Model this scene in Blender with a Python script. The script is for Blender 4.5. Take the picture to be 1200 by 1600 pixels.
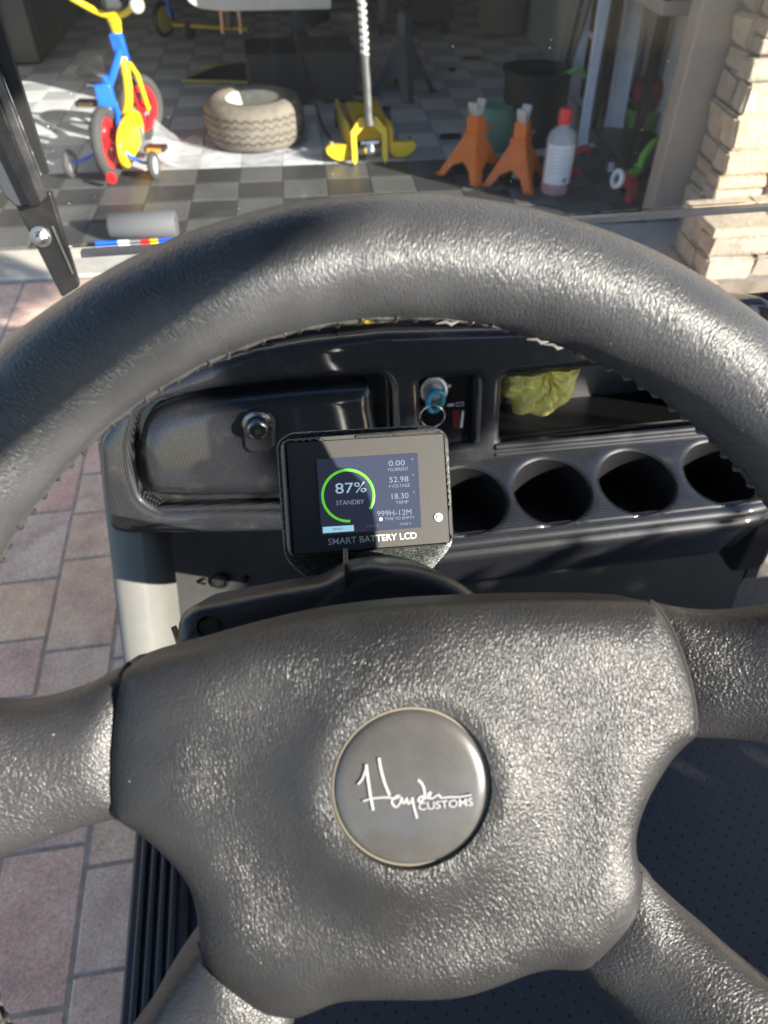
import bpy, bmesh, math, random
import numpy as np
from mathutils import Vector, Matrix, noise
from mathutils.geometry import delaunay_2d_cdt

for o in list(bpy.data.objects):
    bpy.data.objects.remove(o)
scene = bpy.context.scene
col = scene.collection
R_ = math.radians

# ------------------------------------------------------------------ camera
F_PX, PITCH, YAW, CAM_H = 1155.0, R_(44), R_(9), 1.35
cam_data = bpy.data.cameras.new('camera')
cam = bpy.data.objects.new('camera', cam_data)
col.objects.link(cam)
cam.location = (0, 0, CAM_H)
cam.rotation_euler = (math.pi/2 - PITCH, 0, -YAW)
cam_data.sensor_fit = 'VERTICAL'
cam_data.sensor_height = 24.0
cam_data.sensor_width = 18.0
cam_data.lens = 24.0 * F_PX / 1600.0
cam_data.clip_start = 0.01
cam_data.clip_end = 500
cam_data.dof.use_dof = True
cam_data.dof.focus_distance = 0.36
cam_data.dof.aperture_fstop = 9.5
scene.camera = cam

# ------------------------------------------------------------------ light
SUN_AZ, SUN_EL = R_(46.5), R_(19.5)      # from behind the driver, over the passenger side
TO_SUN = Vector((math.sin(SUN_AZ)*math.cos(SUN_EL), -math.cos(SUN_AZ)*math.cos(SUN_EL), math.sin(SUN_EL)))
world = bpy.data.worlds.new('World')
scene.world = world
world.use_nodes = True
wn = world.node_tree
sky = wn.nodes.new('ShaderNodeTexSky')
sky.sky_type = 'NISHITA'
sky.sun_disc = False
sky.sun_elevation = SUN_EL
sky.sun_rotation = math.pi - SUN_AZ
sky.dust_density = 0.3
sky.ozone_density = 3.0
bg = wn.nodes['Background']
bg.inputs['Strength'].default_value = 0.095
wn.links.new(sky.outputs['Color'], bg.inputs['Color'])
sun_data = bpy.data.lights.new('sun', 'SUN')
sun_data.energy = 5.0
sun_data.angle = R_(0.45)
sun_data.color = (1.0, 0.93, 0.82)
sun = bpy.data.objects.new('sun', sun_data)
col.objects.link(sun)
sun.rotation_euler = TO_SUN.to_track_quat('Z', 'Y').to_euler()
sun.location = (5, -5, 6)
scene.view_settings.view_transform = 'Standard'
scene.view_settings.look = 'None'
scene.view_settings.gamma = 1.0
scene.view_settings.exposure = 1.7
scene.view_settings.use_curve_mapping = False
scene.render.engine = 'CYCLES'
scene.cycles.use_denoising = True
scene.cycles.max_bounces = 8
scene.cycles.transparent_max_bounces = 16

# ------------------------------------------------------------------ maths helpers
CAM = np.array([0, 0, CAM_H])
FW = np.array([math.sin(YAW)*math.cos(PITCH), math.cos(YAW)*math.cos(PITCH), -math.sin(PITCH)])
RT = np.array([math.cos(YAW), -math.sin(YAW), 0.0])
UP = np.cross(RT, FW)

def nrm(v):
    v = np.asarray(v, float)
    return v / np.linalg.norm(v)

def ray(x, y):
    return FW + RT*(x-600)/F_PX - UP*(y-800)/F_PX

class Frame:
    """a plane in the place: origin o, axes e1 (right), e2 (up), n (out of the face)"""
    def __init__(s, o, e1, e2):
        s.o = np.asarray(o, float); s.e1 = nrm(e1); s.n = nrm(np.cross(s.e1, nrm(e2))); s.e2 = np.cross(s.n, s.e1)
    def at(s, u, v, w=0.0):
        return s.o + s.e1*u + s.e2*v + s.n*w
    def uv(s, x, y, w=0.0):
        r = ray(x, y); o = s.o + s.n*w
        t = ((o-CAM) @ s.n) / (r @ s.n)
        p = CAM + r*t - o
        return np.array([p @ s.e1, p @ s.e2])
    def uvs(s, pts, w=0.0):
        return np.array([s.uv(x, y, w) for x, y in pts])
    def shift(s, w):
        return Frame(s.o + s.n*w, s.e1, s.e2)

def ground(x, y, z=0.0):
    r = ray(x, y)
    return CAM + r*((z-CAM_H)/r[2])

def at_y(x, y, yy):
    r = ray(x, y)
    return CAM + r*(yy/r[1])

def smooth_closed(pts, n_per=6):
    """Catmull-Rom through a closed outline"""
    pts = np.asarray(pts, float); n = len(pts); out = []
    for i in range(n):
        p0, p1, p2, p3 = pts[i-1], pts[i], pts[(i+1) % n], pts[(i+2) % n]
        for k in range(n_per):
            t = k/n_per
            out.append(0.5*((2*p1)+(-p0+p2)*t+(2*p0-5*p1+4*p2-p3)*t*t+(-p0+3*p1-3*p2+p3)*t**3))
    return np.array(out)

def smooth_open(pts, n_per=6):
    pts = [np.asarray(p, float) for p in pts]
    P = [2*pts[0]-pts[1]] + pts + [2*pts[-1]-pts[-2]]
    out = []
    for i in range(1, len(P)-2):
        p0, p1, p2, p3 = P[i-1], P[i], P[i+1], P[i+2]
        for k in range(n_per):
            t = k/n_per
            out.append(0.5*((2*p1)+(-p0+p2)*t+(2*p0-5*p1+4*p2-p3)*t*t+(-p0+3*p1-3*p2+p3)*t**3))
    out.append(pts[-1])
    return np.array(out)

def rounded_rect(w, h, r, seg=6, cx=0, cy=0):
    out = []
    for (sx, sy, a0) in ((1, 1, 0), (-1, 1, 90), (-1, -1, 180), (1, -1, 270)):
        for k in range(seg+1):
            a = R_(a0 + 90*k/seg)
            out.append((cx+sx*(w/2-r)+r*math.cos(a), cy+sy*(h/2-r)+r*math.sin(a)))
    return np.array(out)

def circle2(r, n=48, cx=0, cy=0):
    a = np.linspace(0, 2*np.pi, n, endpoint=False)
    return np.stack([cx+r*np.cos(a), cy+r*np.sin(a)], 1)

def round_poly(pts, r, seg=5):
    """round every corner of a polygon; r may be one number or one per corner"""
    pts = np.asarray(pts, float); n = len(pts); out = []
    for i in range(n):
        rr = r[i] if hasattr(r, '__len__') else r
        a, b, c = pts[i-1], pts[i], pts[(i+1) % n]
        d1, d2 = a-b, c-b
        l1, l2 = np.linalg.norm(d1), np.linalg.norm(d2)
        q = min(rr, .48*l1, .48*l2)
        p0, p2 = b+d1/l1*q, b+d2/l2*q
        for k in range(seg+1):
            t = k/seg
            out.append((1-t)**2*p0 + 2*t*(1-t)*b + t*t*p2)
    return np.array(out)

def resample(poly, s):
    out = []
    n = len(poly)
    for i in range(n):
        a, b = poly[i], poly[(i+1) % n]
        l = np.linalg.norm(b-a)
        if l < 1e-7: continue
        k = max(1, int(math.ceil(l/s)))
        for j in range(k): out.append(a+(b-a)*j/k)
    return np.array(out)

def poly_area(p):
    x, y = p[:, 0], p[:, 1]
    return 0.5*np.sum(x*np.roll(y, -1)-np.roll(x, -1)*y)

def inside(pts, poly):
    x, y = pts[:, 0], pts[:, 1]
    r = np.zeros(len(pts), bool)
    n = len(poly)
    for i in range(n):
        x1, y1 = poly[i]; x2, y2 = poly[(i+1) % n]
        c = ((y1 > y) != (y2 > y))
        if y1 != y2:
            r ^= c & (x < (x2-x1)*(y-y1)/(y2-y1)+x1)
    return r

def dist_to(pts, poly):
    a = poly; b = np.roll(poly, -1, 0)
    d = b-a; L = (d*d).sum(1)+1e-18
    best = np.full(len(pts), 1e9)
    for i in range(len(a)):
        t = np.clip(((pts-a[i]) @ d[i])/L[i], 0, 1)
        q = pts-(a[i]+t[:, None]*d[i])
        best = np.minimum(best, (q*q).sum(1))
    return np.sqrt(best)

# ------------------------------------------------------------------ object helpers
def tag(o, label=None, cat=None, group=None, kind=None):
    if label: o['label'] = label
    if cat: o['category'] = cat
    if group: o['group'] = group
    if kind: o['kind'] = kind
    return o

def thing(name, loc, label, cat, group=None):
    o = bpy.data.objects.new(name, None)
    col.objects.link(o)
    o.location = Vector([float(c) for c in loc])
    o.empty_display_size = 0.05
    return tag(o, label, cat, group)

def root_loc(o):
    """world position of a parent: meshes are built in world coordinates, only the Empties stand elsewhere"""
    return o.location.copy() if o.parent is None else Vector((0, 0, 0))

def link(name, me, mat, parent=None):
    o = bpy.data.objects.new(name, me)
    col.objects.link(o)
    if mat is not None and len(me.materials) == 0:
        me.materials.append(mat)
    if parent is not None:
        o.parent = parent
        o.matrix_parent_inverse = Matrix.Translation(-root_loc(parent))
    return o

class MB:
    def __init__(s): s.v = []; s.f = []
    def add(s, vs, fs):
        b = len(s.v)
        s.v += [tuple(float(c) for c in p) for p in vs]
        s.f += [tuple(b+i for i in f) for f in fs]
        return s
    def box(s, c, size, rot=None, taper=1.0):
        M = rot if rot is not None else Matrix.Identity(3)
        vs = []
        for z in (-1, 1):
            k = taper if z > 0 else 1
            for x, y in ((-1, -1), (1, -1), (1, 1), (-1, 1)):
                p = M @ Vector((x*size[0]/2*k, y*size[1]/2*k, z*size[2]/2))
                vs.append((c[0]+p.x, c[1]+p.y, c[2]+p.z))
        return s.add(vs, [(3, 2, 1, 0), (4, 5, 6, 7), (0, 1, 5, 4), (1, 2, 6, 5), (2, 3, 7, 6), (3, 0, 4, 7)])
    def bar(s, a, b, w, h, up=(0, 0, 1)):
        """a rectangular bar from a to b"""
        a, b = np.asarray(a, float), np.asarray(b, float)
        d = nrm(b-a)
        x = np.cross(d, up)
        x = nrm(x) if np.linalg.norm(x) > 1e-6 else np.array([1., 0, 0])
        z = np.cross(x, d)
        vs = []
        for p in (a, b):
            for sx, sz in ((-1, -1), (1, -1), (1, 1), (-1, 1)):
                vs.append(p+x*sx*w/2+z*sz*h/2)
        return s.add(vs, [(0, 1, 2, 3), (7, 6, 5, 4), (0, 4, 5, 1), (1, 5, 6, 2), (2, 6, 7, 3), (3, 7, 4, 0)])
    def tube(s, path, r, seg=10, closed=False, caps=True, flat=1.0, up=None):
        P = [np.asarray(p, float) for p in path]; n = len(P)
        rs = r if hasattr(r, '__len__') else [r]*n
        T = []
        for i in range(n):
            a = P[i-1] if (i > 0 or closed) else P[i]
            b = P[(i+1) % n] if (i < n-1 or closed) else P[i]
            T.append(nrm(b-a))
        ref = np.asarray(up if up is not None else ((0, 0, 1) if abs(T[0][2]) < .9 else (1, 0, 0)), float)
        x = nrm(np.cross(T[0], ref)); vs = []
        for i in range(n):
            x = x-T[i]*(x @ T[i]); x = nrm(x)
            y = np.cross(T[i], x)
            for k in range(seg):
                a = 2*math.pi*k/seg
                vs.append(P[i]+rs[i]*(x*math.cos(a)+y*math.sin(a)*flat))
        fs = []
        for i in range(n if closed else n-1):
            j = (i+1) % n
            for k in range(seg):
                l = (k+1) % seg
                fs.append((i*seg+k, i*seg+l, j*seg+l, j*seg+k))
        if caps and not closed:
            fs.append(tuple(range(seg-1, -1, -1)))
            fs.append(tuple((n-1)*seg+k for k in range(seg)))
        return s.add(vs, fs)
    def lathe(s, prof, c, axis=(0, 0, 1), seg=32, close=False):
        """prof = [(radius, height along axis)]"""
        a = nrm(axis)
        ref = np.array([0, 0, 1.]) if abs(a[2]) < .9 else np.array([1., 0, 0])
        x = nrm(np.cross(ref, a)); y = np.cross(a, x); c = np.asarray(c, float)
        vs = []; n = len(prof)
        for (r, h) in prof:
            for k in range(seg):
                t = 2*math.pi*k/seg
                vs.append(c+a*h+(x*math.cos(t)+y*math.sin(t))*max(r, 1e-5))
        fs = []
        for i in range(n if close else n-1):
            j = (i+1) % n
            for k in range(seg):
                l = (k+1) % seg
                fs.append((i*seg+k, i*seg+l, j*seg+l, j*seg+k))
        return s.add(vs, fs)
    def prism(s, poly, fr, w0, w1):
        """outline extruded from w0 to w1 along the frame's normal"""
        poly = np.asarray(poly, float)
        if poly_area(poly) < 0: poly = poly[::-1]
        n = len(poly)
        vs = [fr.at(p[0], p[1], w0) for p in poly]+[fr.at(p[0], p[1], w1) for p in poly]
        fs = [tuple(range(n-1, -1, -1)), tuple(n+i for i in range(n))]
        fs += [(i, (i+1) % n, n+(i+1) % n, n+i) for i in range(n)]
        return s.add(vs, fs)
    def mesh(s, name):
        me = bpy.data.meshes.new(name)
        me.from_pydata(s.v, [], s.f)
        me.update()
        return me
    def build(s, name, mat, parent=None, smooth=True, angle=40, bevel=0.0, bseg=2, sub=0):
        me = s.mesh(name)
        bm = bmesh.new(); bm.from_mesh(me)
        bmesh.ops.recalc_face_normals(bm, faces=bm.faces)
        bm.to_mesh(me); bm.free()
        if smooth:
            me.polygons.foreach_set('use_smooth', [True]*len(me.polygons))
            me.set_sharp_from_angle(angle=R_(angle))
        o = link(name, me, mat, parent)
        if bevel:
            m = o.modifiers.new('bevel', 'BEVEL'); m.width = bevel; m.segments = bseg; m.limit_method = 'ANGLE'; m.angle_limit = R_(35)
            m.harden_normals = False
        if sub:
            m = o.modifiers.new('sub', 'SUBSURF'); m.levels = sub; m.render_levels = sub
        return o

def sheet(outline, fr, hfun, s=0.004, skirt=0.01, holes=(), rings=(), extra=None, hole_skirt=None):
    """a face with an outline and holes; hfun(points, edge distance) gives its relief; edges are turned back by skirt"""
    outline = resample(np.asarray(outline, float), s)
    if poly_area(outline) < 0: outline = outline[::-1]
    hs = []
    for h in holes:
        h = resample(np.asarray(h, float), s)
        if poly_area(h) > 0: h = h[::-1]
        hs.append(h)
    loops = [outline]+hs
    pts = [outline]+hs
    edges = []; b = 0; loop_idx = []
    for L in loops:
        n = len(L)
        edges += [(b+i, b+(i+1) % n) for i in range(n)]
        loop_idx.append(list(range(b, b+n)))
        b += n
    def edge_dist(p):
        d = dist_to(p, outline)
        for h in hs: d = np.minimum(d, dist_to(p, h))
        return d
    cand = []
    for r in rings:
        for L in loops:
            t = np.roll(L, -1, 0)-np.roll(L, 1, 0)
            t /= np.linalg.norm(t, axis=1)[:, None]+1e-12
            q = L+np.stack([-t[:, 1], t[:, 0]], 1)*r
            q = q[edge_dist(q) > .92*r]
            cand.append(q)
    lo, hi = outline.min(0), outline.max(0)
    gx, gy = np.meshgrid(np.arange(lo[0], hi[0]+s, s), np.arange(lo[1], hi[1]+s*.87, s*.87))
    gx = gx+(np.arange(gx.shape[0]) % 2)[:, None]*s*.5
    g = np.stack([gx.ravel(), gy.ravel()], 1)
    g = g[edge_dist(g) > (max(rings)+.5*s if rings else .55*s)]
    cand.append(g)
    if extra is not None: cand.append(np.asarray(extra, float))
    c = np.concatenate(cand)
    ok = inside(c, outline)
    for h in hs: ok &= ~inside(c, h)
    pts = np.concatenate(pts+[c[ok]])
    res = delaunay_2d_cdt([Vector(p) for p in pts], edges, [], 0, 1e-7)
    V = np.array([tuple(p) for p in res[0]])
    tri = np.array([t for t in res[2] if len(t) == 3])
    cen = V[tri].mean(1)
    ok = inside(cen, outline)
    for h in hs: ok &= ~inside(cen, h)
    tri = tri[ok]
    d = edge_dist(V)
    H = hfun(V, d)
    mb = MB()
    vs = [fr.at(V[i, 0], V[i, 1], H[i]) for i in range(len(V))]
    fs = [tuple(int(k) for k in t) for t in tri]
    # turned-back edges
    orig = {}
    for newi, olds in enumerate(res[3]):
        for q in olds: orig[q] = newi
    for li, idx in enumerate(loop_idx):
        sk = skirt if li == 0 else (hole_skirt if hole_skirt is not None else skirt)
        if sk <= 0: continue
        ring = [orig[i] for i in idx]
        b = len(vs)
        for i in ring:
            vs.append(fr.at(V[i, 0], V[i, 1], H[i]-sk))
        n = len(ring)
        fs += [(ring[k], b+k, b+(k+1) % n, ring[(k+1) % n]) for k in range(n)]
    mb.add(vs, fs)
    return mb

def domed(height, width, p=2.0):
    def f(pts, d):
        t = np.clip(d/width, 0, 1)
        return height*(1-(1-t)**p)**(1/p)
    return f

# ------------------------------------------------------------------ materials
MATS = {}
def nodes(name):
    m = bpy.data.materials.new(name); m.use_nodes = True
    nt = m.node_tree
    return m, nt, nt.nodes['Principled BSDF']

def mat(name, color, rough=.5, metal=0.0, spec=.5, coat=0.0, bump=0.0, bscale=200.0, vary=0.0, vscale=20.0, coat_rough=.05, bdist=.001, **kw):
    if name in MATS: return MATS[name]
    m, nt, b = nodes(name)
    b.inputs['Base Color'].default_value = (*color, 1)
    b.inputs['Roughness'].default_value = rough
    b.inputs['Metallic'].default_value = metal
    b.inputs['Specular IOR Level'].default_value = spec
    b.inputs['Coat Weight'].default_value = coat
    b.inputs['Coat Roughness'].default_value = coat_rough
    tc = nt.nodes.new('ShaderNodeTexCoord')
    if vary:
        n = nt.nodes.new('ShaderNodeTexNoise'); n.inputs['Scale'].default_value = vscale; n.inputs['Detail'].default_value = 6; n.inputs['Roughness'].default_value = .65
        nt.links.new(tc.outputs['Object'], n.inputs['Vector'])
        r = nt.nodes.new('ShaderNodeValToRGB')
        r.color_ramp.elements[0].position = .3; r.color_ramp.elements[1].position = .72
        r.color_ramp.elements[0].color = (*[max(0, c*(1-vary)) for c in color], 1)
        r.color_ramp.elements[1].color = (*[min(1, c*(1+vary)) for c in color], 1)
        nt.links.new(n.outputs['Fac'], r.inputs['Fac'])
        nt.links.new(r.outputs['Color'], b.inputs['Base Color'])
        mr = nt.nodes.new('ShaderNodeMapRange')
        mr.inputs['To Min'].default_value = max(.02, rough-.1); mr.inputs['To Max'].default_value = min(1, rough+.12)
        nt.links.new(n.outputs['Fac'], mr.inputs['Value'])
        nt.links.new(mr.outputs['Result'], b.inputs['Roughness'])
    if bump:
        n2 = nt.nodes.new('ShaderNodeTexNoise'); n2.inputs['Scale'].default_value = bscale; n2.inputs['Detail'].default_value = 5
        nt.links.new(tc.outputs['Object'], n2.inputs['Vector'])
        bp = nt.nodes.new('ShaderNodeBump'); bp.inputs['Strength'].default_value = bump; bp.inputs['Distance'].default_value = bdist
        nt.links.new(n2.outputs['Fac'], bp.inputs['Height'])
        nt.links.new(bp.outputs['Normal'], b.inputs['Normal'])
    if 'emit' in kw:
        b.inputs['Emission Color'].default_value = (*kw['emit'], 1)
        b.inputs['Emission Strength'].default_value = kw.get('emit_strength', 1)
    if 'transmission' in kw:
        b.inputs['Transmission Weight'].default_value = kw['transmission']
    if 'alpha' in kw: b.inputs['Alpha'].default_value = kw['alpha']
    if 'sheen' in kw: b.inputs['Sheen Weight'].default_value = kw['sheen']
    MATS[name] = m
    return m

def new(nt, kind, **inputs):
    n = nt.nodes.new(kind)
    for k, v in inputs.items():
        n.inputs[k.replace('_', ' ')].default_value = v
    return n

def leather(name, color, rough, grain, crease, strength, stretch=(1, 1, 1), coord='Object', spec=.75):
    m, nt, b = nodes(name)
    L = nt.links.new
    tc = nt.nodes.new('ShaderNodeTexCoord')
    mp = nt.nodes.new('ShaderNodeMapping'); mp.inputs['Scale'].default_value = stretch
    L(tc.outputs[coord], mp.inputs['Vector'])
    warp = new(nt, 'ShaderNodeTexNoise', Scale=120.0, Detail=3.0)
    L(mp.outputs['Vector'], warp.inputs['Vector'])
    mx = nt.nodes.new('ShaderNodeVectorMath'); mx.operation = 'MULTIPLY_ADD'
    mx.inputs[1].default_value = (.0024, .0024, .0024)
    L(warp.outputs['Color'], mx.inputs[0]); L(mp.outputs['Vector'], mx.inputs[2])
    vor = nt.nodes.new('ShaderNodeTexVoronoi'); vor.feature = 'SMOOTH_F1'; vor.inputs['Scale'].default_value = grain; vor.inputs['Smoothness'].default_value = .35
    L(mx.outputs['Vector'], vor.inputs['Vector'])
    vo2 = nt.nodes.new('ShaderNodeTexVoronoi'); vo2.feature = 'DISTANCE_TO_EDGE'; vo2.inputs['Scale'].default_value = crease
    L(mx.outputs['Vector'], vo2.inputs['Vector'])
    rp = nt.nodes.new('ShaderNodeMapRange'); rp.inputs['From Max'].default_value = .13
    L(vo2.outputs['Distance'], rp.inputs['Value'])
    nz = new(nt, 'ShaderNodeTexNoise', Scale=grain*1.1, Detail=2.0, Roughness=.5)
    L(mx.outputs['Vector'], nz.inputs['Vector'])
    inv = nt.nodes.new('ShaderNodeMath'); inv.operation = 'MULTIPLY_ADD'; inv.inputs[1].default_value = -.5
    L(vor.outputs['Distance'], inv.inputs[0]); L(nz.outputs['Fac'], inv.inputs[2])
    ad = nt.nodes.new('ShaderNodeMath'); ad.operation = 'MULTIPLY_ADD'; ad.inputs[1].default_value = .30
    L(rp.outputs['Result'], ad.inputs[0]); L(inv.outputs['Value'], ad.inputs[2])
    bp = new(nt, 'ShaderNodeBump', Strength=strength, Distance=.0006)
    L(ad.outputs['Value'], bp.inputs['Height'])
    wn_ = new(nt, 'ShaderNodeTexNoise', Scale=28.0, Detail=3.0); L(tc.outputs['Object'], wn_.inputs['Vector'])
    ws_ = new(nt, 'ShaderNodeMapRange', From_Min=.3, From_Max=.7, To_Min=strength*.45, To_Max=strength*1.25); L(wn_.outputs['Fac'], ws_.inputs['Value'])
    L(ws_.outputs['Result'], bp.inputs['Strength'])
    L(bp.outputs['Normal'], b.inputs['Normal'])
    # wear: dusty lighter patches and roughness changes
    wear = new(nt, 'ShaderNodeTexNoise', Scale=22.0, Detail=7.0, Roughness=.7)
    L(tc.outputs['Object'], wear.inputs['Vector'])
    cr = nt.nodes.new('ShaderNodeValToRGB')
    cr.color_ramp.elements[0].position = .35; cr.color_ramp.elements[1].position = .75
    cr.color_ramp.elements[0].color = (*[c*.8 for c in color], 1)
    cr.color_ramp.elements[1].color = (*[c*1.45 for c in color], 1)
    L(wear.outputs['Fac'], cr.inputs['Fac'])
    # dust specks
    sp = nt.nodes.new('ShaderNodeTexVoronoi'); sp.inputs['Scale'].default_value = 130
    L(tc.outputs['Object'], sp.inputs['Vector'])
    lt = nt.nodes.new('ShaderNodeMath'); lt.operation = 'LESS_THAN'; lt.inputs[1].default_value = .035
    L(sp.outputs['Distance'], lt.inputs[0])
    mc = nt.nodes.new('ShaderNodeMix'); mc.data_type = 'RGBA'
    L(lt.outputs['Value'], mc.inputs['Factor']); L(cr.outputs['Color'], mc.inputs['A'])
    mc.inputs['B'].default_value = (.35, .33, .28, 1)
    L(mc.outputs['Result'], b.inputs['Base Color'])
    mr = new(nt, 'ShaderNodeMapRange', To_Min=rough-.05, To_Max=rough+.09)
    L(wear.outputs['Fac'], mr.inputs['Value']); L(mr.outputs['Result'], b.inputs['Roughness'])
    b.inputs['Specular IOR Level'].default_value = spec
    return m

def carbon(name):
    """printed carbon-weave film under clear coat"""
    m, nt, b = nodes(name); L = nt.links.new
    tc = nt.nodes.new('ShaderNodeTexCoord')
    sep = nt.nodes.new('ShaderNodeSeparateXYZ'); L(tc.outputs['Object'], sep.inputs['Vector'])
    sm = nt.nodes.new('ShaderNodeMath'); sm.operation = 'MULTIPLY_ADD'; sm.inputs[1].default_value = .55
    L(sep.outputs['Y'], sm.inputs[0]); L(sep.outputs['Z'], sm.inputs[2])
    def tri(sock, per, off):
        a = nt.nodes.new('ShaderNodeMath'); a.operation = 'MULTIPLY_ADD'; a.inputs[1].default_value = 2*math.pi/per; a.inputs[2].default_value = off
        L(sock, a.inputs[0])
        s = nt.nodes.new('ShaderNodeMath'); s.operation = 'SINE'; L(a.outputs['Value'], s.inputs[0])
        return s.outputs['Value']
    d1 = nt.nodes.new('ShaderNodeMath'); d1.operation = 'ADD'; L(sep.outputs['X'], d1.inputs[0]); L(sm.outputs['Value'], d1.inputs[1])
    d2 = nt.nodes.new('ShaderNodeMath'); d2.operation = 'SUBTRACT'; L(sep.outputs['X'], d2.inputs[0]); L(sm.outputs['Value'], d2.inputs[1])
    pr = nt.nodes.new('ShaderNodeMath'); pr.operation = 'MULTIPLY'
    L(tri(d1.outputs['Value'], .0054, 0), pr.inputs[0]); L(tri(d2.outputs['Value'], .0054, .6), pr.inputs[1])
    cr = nt.nodes.new('ShaderNodeValToRGB')
    cr.color_ramp.elements[0].position = .15; cr.color_ramp.elements[1].position = .85
    cr.color_ramp.elements[0].color = (.003, .0034, .005, 1); cr.color_ramp.elements[1].color = (.060, .063, .072, 1)
    L(pr.outputs['Value'], cr.inputs['Fac'])
    dn = new(nt, 'ShaderNodeTexNoise', Scale=34.0, Detail=8.0, Roughness=.72); L(tc.outputs['Object'], dn.inputs['Vector'])
    dr = nt.nodes.new('ShaderNodeMapRange'); dr.inputs['From Min'].default_value = .55; dr.inputs['From Max'].default_value = .8; dr.inputs['To Max'].default_value = .18
    L(dn.outputs['Fac'], dr.inputs['Value'])
    mc = nt.nodes.new('ShaderNodeMix'); mc.data_type = 'RGBA'
    L(dr.outputs['Result'], mc.inputs['Factor']); L(cr.outputs['Color'], mc.inputs['A']); mc.inputs['B'].default_value = (.20, .18, .15, 1)
    L(mc.outputs['Result'], b.inputs['Base Color'])
    b.inputs['Roughness'].default_value = .45
    b.inputs['Specular IOR Level'].default_value = .25
    b.inputs['Coat Weight'].default_value = .9
    rr = new(nt, 'ShaderNodeMapRange', To_Min=.02, To_Max=.09); L(dn.outputs['Fac'], rr.inputs['Value'])
    L(rr.outputs['Result'], b.inputs['Coat Roughness'])
    return m

def glitter(name):
    m, nt, b = nodes(name); L = nt.links.new
    tc = nt.nodes.new('ShaderNodeTexCoord')
    v = nt.nodes.new('ShaderNodeTexVoronoi'); v.inputs['Scale'].default_value = 2300
    L(tc.outputs['Object'], v.inputs['Vector'])
    hs = nt.nodes.new('ShaderNodeHueSaturation'); hs.inputs['Saturation'].default_value = .22; hs.inputs['Value'].default_value = 1.0
    L(v.outputs['Color'], hs.inputs['Color'])
    gt = nt.nodes.new('ShaderNodeSeparateColor'); L(v.outputs['Color'], gt.inputs['Color'])
    th = nt.nodes.new('ShaderNodeMath'); th.operation = 'GREATER_THAN'; th.inputs[1].default_value = .78
    L(gt.outputs['Green'], th.inputs[0])
    mc = nt.nodes.new('ShaderNodeMix'); mc.data_type = 'RGBA'
    L(th.outputs['Value'], mc.inputs['Factor']); mc.inputs['A'].default_value = (.012, .013, .014, 1); L(hs.outputs['Color'], mc.inputs['B'])
    mul = nt.nodes.new('ShaderNodeMix'); mul.data_type = 'RGBA'; mul.blend_type = 'MULTIPLY'; mul.inputs['Factor'].default_value = 1
    L(mc.outputs['Result'], mul.inputs['A']); mul.inputs['B'].default_value = (.17, .19, .19, 1)
    L(mul.outputs['Result'], b.inputs['Base Color'])
    L(th.outputs['Value'], b.inputs['Metallic'])
    b.inputs['Roughness'].default_value = .42
    bp = new(nt, 'ShaderNodeBump', Strength=.9, Distance=.0006)
    L(gt.outputs['Red'], bp.inputs['Height']); L(bp.outputs['Normal'], b.inputs['Normal'])
    return m

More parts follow.
